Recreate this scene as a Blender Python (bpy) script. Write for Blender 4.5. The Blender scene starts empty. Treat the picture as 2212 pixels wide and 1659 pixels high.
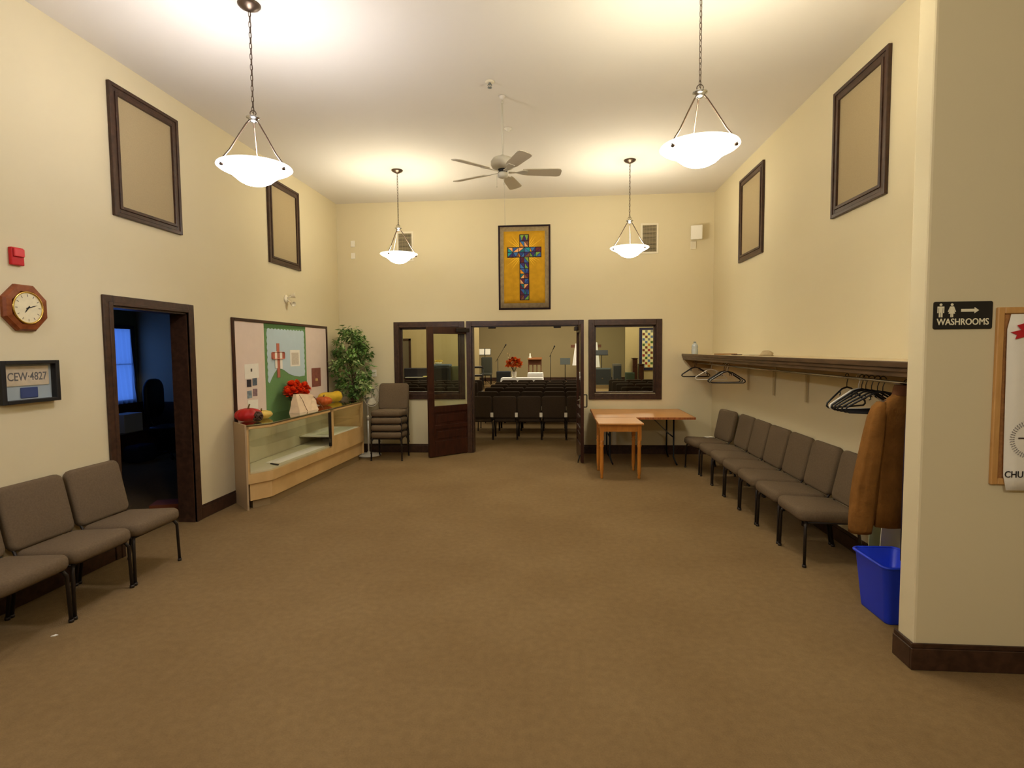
import bpy, bmesh, math, random
from mathutils import Vector, Matrix
random.seed(7)
R = math.radians
PI = math.pi
scn = bpy.context.scene
C = scn.collection

# ---------------------------------------------------------------- camera
cam_d = bpy.data.cameras.new('camera')
cam = bpy.data.objects.new('camera', cam_d)
C.objects.link(cam)
cam_d.sensor_fit = 'HORIZONTAL'
cam_d.sensor_width = 36.0
cam_d.lens = 36.0 * 1202 / 2212
cam_d.clip_start = 0.05
cam_d.clip_end = 200
rt = Vector((0.99657792, 0.08220403, -0.00865777))
up = Vector((0.00355752, 0.06198863, 0.99807052))
fw = Vector((-0.0825821, 0.99468583, -0.06148405))
m = Matrix.Identity(4)
for i in range(3):
    m[i][0] = rt[i]; m[i][1] = up[i]; m[i][2] = -fw[i]
m.translation = Vector((0, 0, 1.668))
cam.matrix_world = m
scn.camera = cam

# ---------------------------------------------------------------- world and exposure
w = bpy.data.worlds.new('world')
scn.world = w
w.use_nodes = True
w.node_tree.nodes['Background'].inputs[0].default_value = (0.05, 0.09, 0.2, 1)
w.node_tree.nodes['Background'].inputs[1].default_value = 0.05
scn.view_settings.view_transform = 'Standard'
scn.view_settings.look = 'None'
scn.view_settings.exposure = 0.52
scn.view_settings.gamma = 1.0
scn.view_settings.use_curve_mapping = False
scn.cycles.use_denoising = True
scn.cycles.sample_clamp_indirect = 6
scn.cycles.max_bounces = 10
scn.cycles.diffuse_bounces = 5
scn.cycles.transparent_max_bounces = 16

WARM = (1.0, 0.94, 0.79)
COOL = (0.98, 0.98, 1.1)   # the near left pendant has a whiter bulb than the others
LAMP_W = 17
def point(name, loc, e, col=WARM, r=0.05):
    l = bpy.data.lights.new(name, 'POINT')
    l.energy = e; l.color = col; l.shadow_soft_size = r
    o = bpy.data.objects.new(name, l); C.objects.link(o); o.location = loc
    return o
def area(name, loc, e, sx, sy, col=WARM, rot=(0, 0, 0)):
    l = bpy.data.lights.new(name, 'AREA')
    l.energy = e; l.color = col; l.shape = 'RECTANGLE'; l.size = sx; l.size_y = sy
    o = bpy.data.objects.new(name, l); C.objects.link(o); o.location = loc; o.rotation_euler = rot
    return o
# presumed next lobby pendants, unseen behind the camera; area lights added for the sanctuary
for x, c_ in ((-2.1, COOL), (0.905, WARM)):
    point('pendant_bulb_light', (x, -0.5, 2.98), 60, c_, r=0.15)
area('sanctuary_front_light', (-0.3, 20.3, 4.4), 215, 5, 1.5, (1, .92, .72))
area('sanctuary_rear_light', (-.5, 13.0, 4.4), 50, 4, 2, (1, .92, .74))
area('sanctuary_left_light', (-4.8, 18.0, 4.4), 85, 1.5, 3, (1, .92, .74))
area('sanctuary_right_light', (3.2, 18.0, 4.4), 85, 1.5, 3, (1, .92, .74))

# ---------------------------------------------------------------- materials
def lin(c):
    c = c / 255.0
    return c / 12.92 if c <= 0.04045 else ((c + 0.055) / 1.055) ** 2.4
def rgb(r, g, b): return (lin(r), lin(g), lin(b), 1)
def mat(name, col, rough=0.6, metal=0.0, noise=None, bump=None, spec=0.3, alpha=None, coords='Object'):
    """noise = (scale, amount) varies the colour; bump = (scale, strength, distance)"""
    M = bpy.data.materials.new(name); M.use_nodes = True
    nt = M.node_tree; b = nt.nodes['Principled BSDF']
    b.inputs['Base Color'].default_value = col
    b.inputs['Roughness'].default_value = rough
    b.inputs['Metallic'].default_value = metal
    b.inputs['Specular IOR Level'].default_value = spec
    tc = nt.nodes.new('ShaderNodeTexCoord')
    if noise:
        n = nt.nodes.new('ShaderNodeTexNoise'); n.inputs['Scale'].default_value = noise[0]
        n.inputs['Detail'].default_value = 5
        nt.links.new(tc.outputs[coords], n.inputs['Vector'])
        r = nt.nodes.new('ShaderNodeValToRGB')
        a = noise[1]
        r.color_ramp.elements[0].position = .3; r.color_ramp.elements[1].position = .7
        r.color_ramp.elements[0].color = tuple(col[i] * (1 - a) for i in range(3)) + (1,)
        r.color_ramp.elements[1].color = tuple(min(1, col[i] * (1 + a)) for i in range(3)) + (1,)
        nt.links.new(n.outputs['Fac'], r.inputs['Fac'])
        nt.links.new(r.outputs['Color'], b.inputs['Base Color'])
    if bump:
        n2 = nt.nodes.new('ShaderNodeTexNoise'); n2.inputs['Scale'].default_value = bump[0]
        n2.inputs['Detail'].default_value = 4
        nt.links.new(tc.outputs[coords], n2.inputs['Vector'])
        bp = nt.nodes.new('ShaderNodeBump'); bp.inputs['Strength'].default_value = bump[1]
        bp.inputs['Distance'].default_value = bump[2]
        nt.links.new(n2.outputs['Fac'], bp.inputs['Height'])
        nt.links.new(bp.outputs['Normal'], b.inputs['Normal'])
    return M
def wood(name, c1, c2, rough=0.4, scale=(1, 1, 12), noise=6, coords='Object'):
    M = bpy.data.materials.new(name); M.use_nodes = True
    nt = M.node_tree; b = nt.nodes['Principled BSDF']
    b.inputs['Roughness'].default_value = rough; b.inputs['Specular IOR Level'].default_value = .4
    tc = nt.nodes.new('ShaderNodeTexCoord'); mp = nt.nodes.new('ShaderNodeMapping')
    mp.inputs['Scale'].default_value = scale
    n = nt.nodes.new('ShaderNodeTexNoise'); n.inputs['Scale'].default_value = noise; n.inputs['Detail'].default_value = 6
    n.inputs['Distortion'].default_value = .6
    r = nt.nodes.new('ShaderNodeValToRGB')
    r.color_ramp.elements[0].position = .3; r.color_ramp.elements[1].position = .7
    r.color_ramp.elements[0].color = c1; r.color_ramp.elements[1].color = c2
    nt.links.new(tc.outputs[coords], mp.inputs['Vector']); nt.links.new(mp.outputs['Vector'], n.inputs['Vector'])
    nt.links.new(n.outputs['Fac'], r.inputs['Fac']); nt.links.new(r.outputs['Color'], b.inputs['Base Color'])
    return M
def emit(name, col, s):
    M = bpy.data.materials.new(name); M.use_nodes = True
    b = M.node_tree.nodes['Principled BSDF']
    b.inputs['Base Color'].default_value = col
    b.inputs['Emission Color'].default_value = col
    b.inputs['Emission Strength'].default_value = s
    return M
def glass(name, tint=(0.9, 0.95, 0.92, 1), refl=1.0):
    M = bpy.data.materials.new(name); M.use_nodes = True
    nt = M.node_tree; nt.nodes.remove(nt.nodes['Principled BSDF'])
    out = nt.nodes['Material Output']
    t = nt.nodes.new('ShaderNodeBsdfTransparent'); t.inputs[0].default_value = tint
    g = nt.nodes.new('ShaderNodeBsdfGlossy'); g.inputs['Roughness'].default_value = .03
    f = nt.nodes.new('ShaderNodeFresnel'); f.inputs[0].default_value = 1.5
    mm = nt.nodes.new('ShaderNodeMath'); mm.operation = 'MULTIPLY'; mm.inputs[1].default_value = refl
    mx = nt.nodes.new('ShaderNodeMixShader')
    ge = nt.nodes.new('ShaderNodeNewGeometry'); sb = nt.nodes.new('ShaderNodeMath'); sb.operation = 'SUBTRACT'; sb.inputs[0].default_value = 1
    m3 = nt.nodes.new('ShaderNodeMath'); m3.operation = 'MULTIPLY'
    nt.links.new(ge.outputs['Backfacing'], sb.inputs[1]); nt.links.new(sb.outputs[0], m3.inputs[1])
    nt.links.new(f.outputs[0], mm.inputs[0]); nt.links.new(mm.outputs[0], m3.inputs[0]); nt.links.new(m3.outputs[0], mx.inputs[0])
    nt.links.new(t.outputs[0], mx.inputs[1]); nt.links.new(g.outputs[0], mx.inputs[2])
    nt.links.new(mx.outputs[0], out.inputs['Surface'])
    return M

WALL = mat('wall_paint', rgb(216, 203, 166), .75, noise=(1.2, .015), bump=(140, .12, .002), spec=.15)
SWALL = mat('sanctuary_wall_paint', rgb(186, 166, 120), .8, noise=(1.0, .03), spec=.1)
CWALL = mat('chancel_wall_paint', rgb(160, 144, 106), .8, noise=(1.0, .03), spec=.1)
CEIL = mat('ceiling_paint', rgb(219, 212, 198), .85, bump=(160, .15, .002), spec=.1)
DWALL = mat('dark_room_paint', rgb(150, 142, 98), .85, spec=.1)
DARK = wood('dark_stained_wood', rgb(48, 30, 20), rgb(72, 48, 34), .35, (2, 2, 2), 9)
MAHOG = wood('mahogany_wood', rgb(44, 22, 14), rgb(66, 33, 21), .3, (3, 3, 1), 7)
SHELFW = wood('shelf_wood', rgb(66, 48, 32), rgb(98, 74, 50), .35, (3, .6, 3), 8)
MAPLE = wood('maple_laminate', rgb(196, 160, 104), rgb(212, 176, 118), .45, (1, 1, 1), 4)
OAK = wood('honey_oak', rgb(186, 124, 60), rgb(204, 144, 76), .3, (1, 6, 1), 5)
OAKD = wood('honey_oak_turned', rgb(176, 108, 36), rgb(204, 134, 54), .3, (4, 4, 1), 6)
LIVE = wood('table_bark_edge', rgb(120, 58, 26), rgb(196, 120, 60), .5, (4, 1, 1), 12)
OAKF = wood('oak_frame', rgb(190, 140, 78), rgb(208, 160, 96), .45, (6, 1, 1), 5)
CLOCKW = wood('clock_wood', rgb(112, 56, 26), rgb(142, 76, 38), .25, (2, 2, 2), 8)
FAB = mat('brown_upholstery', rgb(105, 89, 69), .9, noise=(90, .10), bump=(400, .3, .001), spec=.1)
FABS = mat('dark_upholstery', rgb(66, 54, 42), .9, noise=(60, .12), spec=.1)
TUBE = mat('black_brown_metal', rgb(42, 34, 28), .4, .3, spec=.4)
BLACK = mat('black_plastic', rgb(22, 21, 22), .45, spec=.4)
BLACKM = mat('black_metal', rgb(28, 28, 30), .35, .5)
NICKEL = mat('bronze_metal', rgb(96, 80, 66), .35, .8)
CHROME = mat('chrome', rgb(190, 188, 182), .2, 1.0)
WHITE = mat('white_plastic', rgb(232, 226, 208), .45)
CREAM = mat('cream_plastic', rgb(226, 216, 188), .5)
FANW = mat('fan_white', rgb(206, 200, 180), .5)
PAPER = mat('white_paper', rgb(236, 230, 214), .8, noise=(14, .02))
PINKP = mat('pale_paper', rgb(226, 206, 190), .85, noise=(10, .02))
GREENP = mat('green_felt', rgb(104, 140, 86), .9, noise=(60, .06))
DKGREEN = mat('dark_green_felt', rgb(78, 110, 62), .9, noise=(60, .06))
SKYP = mat('pale_blue_paper', rgb(186, 204, 208), .85, noise=(9, .02))
CROSSP = mat('brown_card', rgb(184, 108, 84), .85)
RED = mat('red_plastic', rgb(190, 30, 34), .4)
BLUE = mat('blue_plastic', rgb(22, 58, 212), .4, spec=.5)
BRASS = mat('brass', rgb(214, 180, 96), .2, 1.0)
SILVERG = mat('grey_plastic', rgb(76, 80, 76), .5)
TIN = mat('galvanised', rgb(120, 124, 120), .4, .6)
WHITECLOTH = mat('white_cloth', rgb(236, 232, 224), .9)
STONEW = mat('porcelain_white', rgb(230, 226, 205), .35)

# carpet
CARPET = bpy.data.materials.new('carpet'); CARPET.use_nodes = True
nt = CARPET.node_tree; b = nt.nodes['Principled BSDF']
b.inputs['Roughness'].default_value = .95; b.inputs['Specular IOR Level'].default_value = .05
tc = nt.nodes.new('ShaderNodeTexCoord')
n1 = nt.nodes.new('ShaderNodeTexNoise'); n1.inputs['Scale'].default_value = 1.1; n1.inputs['Detail'].default_value = 3
n2 = nt.nodes.new('ShaderNodeTexNoise'); n2.inputs['Scale'].default_value = 130; n2.inputs['Detail'].default_value = 3
n3 = nt.nodes.new('ShaderNodeTexNoise'); n3.inputs['Scale'].default_value = 22; n3.inputs['Detail'].default_value = 4
for n in (n1, n2, n3): nt.links.new(tc.outputs['Object'], n.inputs['Vector'])
r1 = nt.nodes.new('ShaderNodeValToRGB')
r1.color_ramp.elements[0].position = .35; r1.color_ramp.elements[0].color = rgb(131, 107, 72)
r1.color_ramp.elements[1].position = .65; r1.color_ramp.elements[1].color = rgb(139, 115, 79)
m1 = nt.nodes.new('ShaderNodeMix'); m1.data_type = 'RGBA'; m1.blend_type = 'MULTIPLY'; m1.inputs[0].default_value = 1
r2 = nt.nodes.new('ShaderNodeValToRGB')
r2.color_ramp.elements[0].position = .3; r2.color_ramp.elements[0].color = (.76, .75, .74, 1)
r2.color_ramp.elements[1].position = .7; r2.color_ramp.elements[1].color = (1.0, 1.0, 1.0, 1)
nt.links.new(n1.outputs['Fac'], r1.inputs['Fac'])
ad = nt.nodes.new('ShaderNodeMath'); ad.operation = 'ADD'
ml = nt.nodes.new('ShaderNodeMath'); ml.operation = 'MULTIPLY'; ml.inputs[1].default_value = .5
nt.links.new(n2.outputs['Fac'], ad.inputs[0]); nt.links.new(n3.outputs['Fac'], ad.inputs[1])
nt.links.new(ad.outputs[0], ml.inputs[0]); nt.links.new(ml.outputs[0], r2.inputs['Fac'])
nt.links.new(r1.outputs['Color'], m1.inputs[6]); nt.links.new(r2.outputs['Color'], m1.inputs[7])
nt.links.new(m1.outputs[2], b.inputs['Base Color'])
bp = nt.nodes.new('ShaderNodeBump'); bp.inputs['Strength'].default_value = .6; bp.inputs['Distance'].default_value = .006
nt.links.new(n2.outputs['Fac'], bp.inputs['Height']); nt.links.new(bp.outputs['Normal'], b.inputs['Normal'])

GLASS = glass('window_glass', (.93, .95, .9, 1), .8)
GLASSC = glass('case_glass', (.985, .99, .98, 1), 1.0)
GLASST = glass('case_top_glass', (.90, .94, .88, 1), 2.2)
GLASSP = glass('picture_glass', (.97, .97, .97, 1), .35)
def shade_mat(name, col):
    M = bpy.data.materials.new(name); M.use_nodes = True
    b = M.node_tree.nodes['Principled BSDF']
    b.inputs['Base Color'].default_value = (.9, .85, .75, 1)
    b.inputs['Emission Color'].default_value = tuple(min(1.1, v) for v in col) + (1,)
    nt = M.node_tree
    # the glass glows most over the bulbs and less out at the rim
    tc = nt.nodes.new('ShaderNodeTexCoord'); mp = nt.nodes.new('ShaderNodeMapping'); mp.inputs['Scale'].default_value = (1, 1, 0)
    ln = nt.nodes.new('ShaderNodeVectorMath'); ln.operation = 'LENGTH'
    mr = nt.nodes.new('ShaderNodeMapRange'); mr.interpolation_type = 'SMOOTHSTEP'
    mr.inputs['From Min'].default_value = .14; mr.inputs['From Max'].default_value = .235; mr.inputs['To Min'].default_value = 33; mr.inputs['To Max'].default_value = .95
    nt.links.new(tc.outputs['Object'], mp.inputs['Vector']); nt.links.new(mp.outputs['Vector'], ln.inputs[0]); nt.links.new(ln.outputs['Value'], mr.inputs['Value'])
    nt.links.new(mr.outputs['Result'], b.inputs['Emission Strength'])
    b.inputs['Roughness'].default_value = .3
    return M
SHADE = shade_mat('lit_alabaster_glass', WARM)
SHADEC = shade_mat('lit_white_glass', COOL)

# ---------------------------------------------------------------- mesh helpers
def BM(): return bmesh.new()
def _tv(bm, verts, M):
    if M is not None:
        for v in verts: v.co = M @ v.co
def box(bm, x0, x1, y0, y1, z0, z1, M=None, bev=0, seg=2, mi=0):
    vs = [bm.verts.new((x, y, z)) for z in (z0, z1) for y in (y0, y1) for x in (x0, x1)]
    F = [(0, 2, 3, 1), (4, 5, 7, 6), (0, 1, 5, 4), (1, 3, 7, 5), (3, 2, 6, 7), (2, 0, 4, 6)]
    fs = [bm.faces.new([vs[i] for i in f]) for f in F]
    for f in fs: f.material_index = mi
    if bev:
        es = list({e for f in fs for e in f.edges})
        r = bmesh.ops.bevel(bm, geom=es, offset=bev, segments=seg, affect='EDGES', profile=.5)
        allv = set(v for f in r['faces'] for v in f.verts)
        for f in bm.faces:
            if any(v in allv for v in f.verts): f.material_index = mi
        if M is not None:
            seen = set()
            st = list(allv)
            while st:
                v = st.pop()
                if v in seen: continue
                seen.add(v)
                st.extend(e.other_vert(v) for e in v.link_edges if e.other_vert(v) not in seen)
            for v in seen: v.co = M @ v.co
    else:
        _tv(bm, vs, M)
def lathe(bm, prof, n=24, M=None, axis=(0, 0), mi=0, sx=1, sy=1, ribs=0, ribd=0, smooth=True):
    """prof: [(r, z)...] bottom to top, revolved round z at axis"""
    rings = []
    vs = []
    for r, z in prof:
        if r < 1e-6:
            v = bm.verts.new((axis[0], axis[1], z)); rings.append([v]); vs.append(v)
        else:
            ring = []
            for i in range(n):
                a = 2 * PI * i / n
                k = 1 + (ribd * (abs(math.cos(a * ribs / 2)) - .5) if ribs else 0)
                v = bm.verts.new((axis[0] + r * k * math.cos(a) * sx, axis[1] + r * k * math.sin(a) * sy, z))
                ring.append(v); vs.append(v)
            rings.append(ring)
    for a, b2 in zip(rings, rings[1:]):
        if len(a) == 1 and len(b2) == 1: continue
        for i in range(n):
            j = (i + 1) % n
            if len(a) == 1: q = [a[0], b2[j], b2[i]]
            elif len(b2) == 1: q = [a[i], a[j], b2[0]]
            else: q = [a[i], a[j], b2[j], b2[i]]
            f = bm.faces.new(q); f.material_index = mi; f.smooth = smooth
    _tv(bm, vs, M)
def tube(bm, pts, r, n=8, M=None, mi=0, closed=False, cap=True):
    pts = [Vector(p) for p in pts]
    rings = []; vs = []
    N = len(pts)
    prev = None
    for i, p in enumerate(pts):
        if closed: t = (pts[(i + 1) % N] - pts[i - 1])
        elif i == 0: t = pts[1] - pts[0]
        elif i == N - 1: t = pts[-1] - pts[-2]
        else: t = (pts[i + 1] - pts[i]).normalized() + (pts[i] - pts[i - 1]).normalized()
        t.normalize()
        if prev is None:
            u = t.cross(Vector((0, 0, 1)))
            if u.length < .05: u = t.cross(Vector((0, 1, 0)))
            u.normalize()
        else:
            u = prev - t * prev.dot(t); u.normalize()
        prev = u
        v = t.cross(u)
        rr = r[i] if isinstance(r, (list, tuple)) else r
        ring = [bm.verts.new(p + (u * math.cos(2 * PI * k / n) + v * math.sin(2 * PI * k / n)) * rr) for k in range(n)]
        rings.append(ring); vs += ring
    pairs = list(zip(rings, rings[1:]))
    if closed: pairs.append((rings[-1], rings[0]))
    for a, b2 in pairs:
        for k in range(n):
            j = (k + 1) % n
            f = bm.faces.new([a[k], a[j], b2[j], b2[k]]); f.smooth = True; f.material_index = mi
    if cap and not closed:
        bm.faces.new(rings[0][::-1]).material_index = mi
        bm.faces.new(rings[-1]).material_index = mi
    _tv(bm, vs, M)
def prism(bm, pts, z0, z1, M=None, mi=0):
    a = [bm.verts.new((x, y, z0)) for x, y in pts]
    c = [bm.verts.new((x, y, z1)) for x, y in pts]
    n = len(pts)
    fs = [bm.faces.new(a[::-1]), bm.faces.new(c)]
    for i in range(n):
        j = (i + 1) % n
        fs.append(bm.faces.new([a[i], a[j], c[j], c[i]]))
    for f in fs: f.material_index = mi
    _tv(bm, a + c, M)
def pillow(bm, w, h, t, rc, re, M=None, bulge=0.0, mi=0):
    """upholstered pad: w (x) by h (y), thickness t (z), centred"""
    def outline(ins):
        o = []
        rr = max(rc - ins, .004)
        for cx, cy, a0 in ((w / 2 - rc, h / 2 - rc, 0), (-w / 2 + rc, h / 2 - rc, 90), (-w / 2 + rc, -h / 2 + rc, 180), (w / 2 - rc, -h / 2 + rc, 270)):
            for k in range(5):
                a = R(a0 + 22.5 * k)
                o.append((cx + rr * math.cos(a), cy + rr * math.sin(a)))
        return o
    lay = []
    for f1, ins in ((-1, 1), (-.92, .62), (-.75, .28), (-.45, .06), (0, 0), (.45, .06), (.75, .28), (.92, .62), (1, 1)):
        lay.append([(x, y, f1 * t / 2) for x, y in outline(ins * re)])
    vs = []
    rings = []
    for L in lay:
        ring = [bm.verts.new(p) for p in L]; rings.append(ring); vs += ring
    n = len(rings[0])
    def capring(scale, z):
        ring = [bm.verts.new((v.co.x * scale, v.co.y * scale, z)) for v in rings[-1 if z > 0 else 0]]
        vs.extend(ring); return ring
    top1 = capring(.6, t / 2 + bulge * .8); bot1 = capring(.6, -t / 2 - bulge * .3)
    seq = [bot1] + rings + [top1]
    for a, b2 in zip(seq, seq[1:]):
        for k in range(n):
            j = (k + 1) % n
            f = bm.faces.new([a[k], a[j], b2[j], b2[k]]); f.smooth = True; f.material_index = mi
    ct = bm.verts.new((0, 0, t / 2 + bulge)); cb = bm.verts.new((0, 0, -t / 2 - bulge * .4)); vs += [ct, cb]
    for k in range(n):
        j = (k + 1) % n
        f = bm.faces.new([top1[k], top1[j], ct]); f.smooth = True; f.material_index = mi
        f = bm.faces.new([bot1[j], bot1[k], cb]); f.smooth = True; f.material_index = mi
    _tv(bm, vs, M)
def blob(bm, c, r, n=8, mi=0, sx=1, sy=1, sz=1, M=None):
    prof = [(r * math.sin(PI * k / n) * 1.0, c[2] - r * sz * math.cos(PI * k / n)) for k in range(n + 1)]
    prof[0] = (0, prof[0][1]); prof[-1] = (0, prof[-1][1])
    lathe(bm, prof, max(8, n * 2), M, (c[0], c[1]), mi, sx, sy)
def wallquad(bm, pts, plane, off, mi=0):
    """flat polygon with a little thickness lying on a wall; plane 'X' uses (y,z), plane 'Y' uses (x,z)"""
    a, c = off
    n = len(pts)
    f3 = (lambda p, o: (o, p[0], p[1])) if plane == 'X' else (lambda p, o: (p[0], o, p[1]))
    va = [bm.verts.new(f3(p, a)) for p in pts]; vb = [bm.verts.new(f3(p, c)) for p in pts]
    fs = [bm.faces.new(va), bm.faces.new(vb[::-1])]
    for i in range(n):
        j = (i + 1) % n
        fs.append(bm.faces.new([va[j], va[i], vb[i], vb[j]]))
    for f in fs: f.material_index = mi

def obj(name, bm, m, parent=None, smooth=False):
    bmesh.ops.recalc_face_normals(bm, faces=bm.faces[:])
    me = bpy.data.meshes.new(name)
    bm.to_mesh(me); bm.free()
    ms = m if isinstance(m, (list, tuple)) else [m]
    for k in ms: me.materials.append(k)
    if smooth:
        for p in me.polygons: p.use_smooth = True
    o = bpy.data.objects.new(name, me); C.objects.link(o)
    if parent: o.parent = parent
    return o
def tag(o, label=None, cat=None, group=None, kind=None):
    if label: o['label'] = label
    if cat: o['category'] = cat
    if group: o['group'] = group
    if kind: o['kind'] = kind
    return o
def thing(name, label, cat, loc=(0, 0, 0), rotz=0, group=None):
    o = bpy.data.objects.new(name, None); C.objects.link(o)
    o.empty_display_size = .1
    o.location = loc; o.rotation_euler = (0, 0, rotz)
    return tag(o, label, cat, group)
def struct(name, bm, m, parent=None):
    o = obj(name, bm, m, parent)
    if not parent: o['kind'] = 'structure'
    return o
def dup(root, loc, rotz, label, group=None):
    r = root.copy(); C.objects.link(r); r.location = loc; r.rotation_euler = (0, 0, rotz)
    r['label'] = label
    if group: r['group'] = group
    for ch in list(root.children):
        c = ch.copy(); C.objects.link(c); c.parent = r
        for g in ch.children:
            d = g.copy(); C.objects.link(d); d.parent = c
    return r
def text_mesh(bm_or_none, body, size, M, mat_, name, parent, extr=.0008, bold=0.0, sx=1.0, align='LEFT'):
    cu = bpy.data.curves.new('t', 'FONT'); cu.body = body; cu.size = size; cu.extrude = extr; cu.offset = bold
    cu.align_x = align; cu.resolution_u = 3
    to = bpy.data.objects.new('t', cu); C.objects.link(to)
    dg = bpy.context.evaluated_depsgraph_get(); dg.update()
    me = bpy.data.meshes.new_from_object(to.evaluated_get(dg))
    bpy.data.objects.remove(to); bpy.data.curves.remove(cu)
    me.name = name
    me.transform(M @ Matrix.Diagonal((sx, 1, 1, 1)))
    me.materials.clear(); me.materials.append(mat_)
    o = bpy.data.objects.new(name, me); C.objects.link(o)
    if parent: o.parent = parent
    return o
# text standing on a wall that faces -Y (read from the camera side) / on the wall that faces +X
MY = Matrix(((1, 0, 0, 0), (0, 0, -1, 0), (0, 1, 0, 0), (0, 0, 0, 1)))
MX = Matrix(((0, 0, 1, 0), (1, 0, 0, 0), (0, 1, 0, 0), (0, 0, 0, 1)))

XL, XR, D, H = -3.57, 2.395, 8.897, 4.044

# ================================================================ SETTING
bm = BM(); box(bm, -8.5, 6.5, -4.6, 25.2, -.2, 0); struct('floor', bm, CARPET)
bm = BM(); box(bm, XL - .15, 5.1, -4.6, D + .07, H, H + .15); struct('ceiling', bm, CEIL)
# left wall with the doorway
bm = BM()
box(bm, XL - .15, XL, -4.6, 4.20, 0, H); box(bm, XL - .15, XL, 5.125, D, 0, H)
box(bm, XL - .15, XL, 4.20, 5.125, 2.055, H)
struct('wall_left', bm, WALL)
# back wall with the doorway and two windows
bm = BM()
xs = [(-7.3, -2.57), (-1.59, -1.385), (.32, .572), (1.531, 5.1)]
for a, c in xs: box(bm, a, c, D, D + .15, 0, 4.62)
for a, c in ((-2.57, -1.59), (.572, 1.531)):
    box(bm, a, c, D, D + .15, 0, .965); box(bm, a, c, D, D + .15, 2.04, 4.62)
box(bm, -1.385, .32, D, D + .15, 2.055, 4.62)
struct('wall_back', bm, WALL)
bm = BM(); box(bm, XR, XR + .15, 3.0, D, 0, H); struct('wall_right', bm, WALL)
bm = BM(); box(bm, 1.825, 5.1, 2.948, 3.085, 0, H, bev=.012, seg=2); struct('wall_front', bm, WALL)
bm = BM(); box(bm, XL - .15, 5.1, -4.75, -4.6, 0, H); struct('wall_rear', bm, WALL)
bm = BM(); box(bm, 5.1, 5.25, -4.6, D, 0, H); struct('wall_side', bm, WALL)
# baseboards
def base(name, segs):
    bm = BM()
    for (x0, y0, x1, y1, nx, ny) in segs:
        # profile: tall board with a stepped top
        for t, z0, z1 in ((.016, 0, .115), (.011, .115, .14)):
            xa, xb = sorted((x0, x1)); ya, yb = sorted((y0, y1))
            if nx: box(bm, min(x0, x0 + nx * t), max(x0, x0 + nx * t), ya, yb, z0, z1, bev=.003, seg=1)
            else: box(bm, xa, xb, min(y0, y0 + ny * t), max(y0, y0 + ny * t), z0, z1, bev=.003, seg=1)
    struct(name, bm, DARK)
base('baseboard_left', [(XL, -4.6, XL, 4.11, 1, 0), (XL, 5.21, XL, D, 1, 0)])
base('baseboard_back', [(XL + .016, D, -1.475, D, 0, -1), (.41, D, XR - .016, D, 0, -1)])
base('baseboard_right', [(XR, 3.1, XR, D, -1, 0)])
base('baseboard_front', [(1.825 - .016, 2.948, 5.1, 2.948, 0, -1), (1.825, 2.948, 1.825, 3.1, -1, 0)])

def frame_wall_Y(bm, x0, x1, z0, z1, w_, y, sill=True, depth=.022, out=.0):
    """moulded casing round an opening in a wall facing -Y (outer x0..x1, z0..z1)"""
    for k, (ins, t) in enumerate(((0, depth), (.014, depth * .72), (w_ * .62, depth * 1.15))):
        a = w_ if k == 0 else (w_ * .5 if k == 1 else w_)
        i0 = ins
        if k == 1: continue
        for (xa, xb, za, zb) in ((x0 + i0, x0 + a, z0 + i0 if sill else z0, z1 - i0), (x1 - a, x1 - i0, z0 + i0 if sill else z0, z1 - i0),
                                 (x0 + a, x1 - a, z1 - a, z1 - i0)) + (((x0 + a, x1 - a, z0 + i0, z0 + a),) if sill else ()):
            box(bm, xa, xb, y - t, y, za, zb, bev=.004, seg=1)
def window(name, x0, x1, z0, z1):
    root = thing(name, None, None); root['kind'] = 'structure'
    bm = BM(); frame_wall_Y(bm, x0, x1, z0, z1, .088, D)
    # jamb lining through the wall
    a, c, e, f = x0 + .075, x1 - .075, z0 + .075, z1 - .075
    for (xa, xb, za, zb) in ((a, a + .02, e, f), (c - .02, c, e, f), (a, c, e, e + .02), (a, c, f - .02, f)):
        box(bm, xa, xb, D - .005, D + .155, za, zb)
    struct('window_casing', bm, DARK, root)
    bm = BM()
    for (xa, xb, za, zb) in ((a + .02, a + .045, e, f), (c - .045, c - .02, e, f), (a, c, e + .02, e + .045), (a, c, f - .045, f - .02)):
        box(bm, xa, xb, D + .055, D + .095, za, zb)
    struct('window_sash', bm, DARK, root)
    bm = BM(); box(bm, a + .03, c - .03, D + .072, D + .078, e + .03, f - .03)
    struct('window_glass', bm, GLASS, root)
window('window_1', -2.659, -1.50, .875, 2.13)
window('window_2', .482, 1.621, .868, 2.13)

# double doorway casing
root = thing('door_1', None, None); root['kind'] = 'structure'
bm = BM(); frame_wall_Y(bm, -1.469, .407, 0, 2.13, .082, D, sill=False)
for (xa, xb, za, zb) in ((-1.387, -1.365, 0, 2.055), (.30, .322, 0, 2.055), (-1.387, .322, 2.035, 2.057)):
    box(bm, xa, xb, D - .004, D + .16, za, zb)
struct('door_casing', bm, DARK, root)
bm = BM()
for x in (-1.06, -.01): box(bm, x - .06, x + .06, D + .05, D + .10, 2.01, 2.035, bev=.006, seg=1)
struct('door_stop', bm, TUBE, root)
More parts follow.
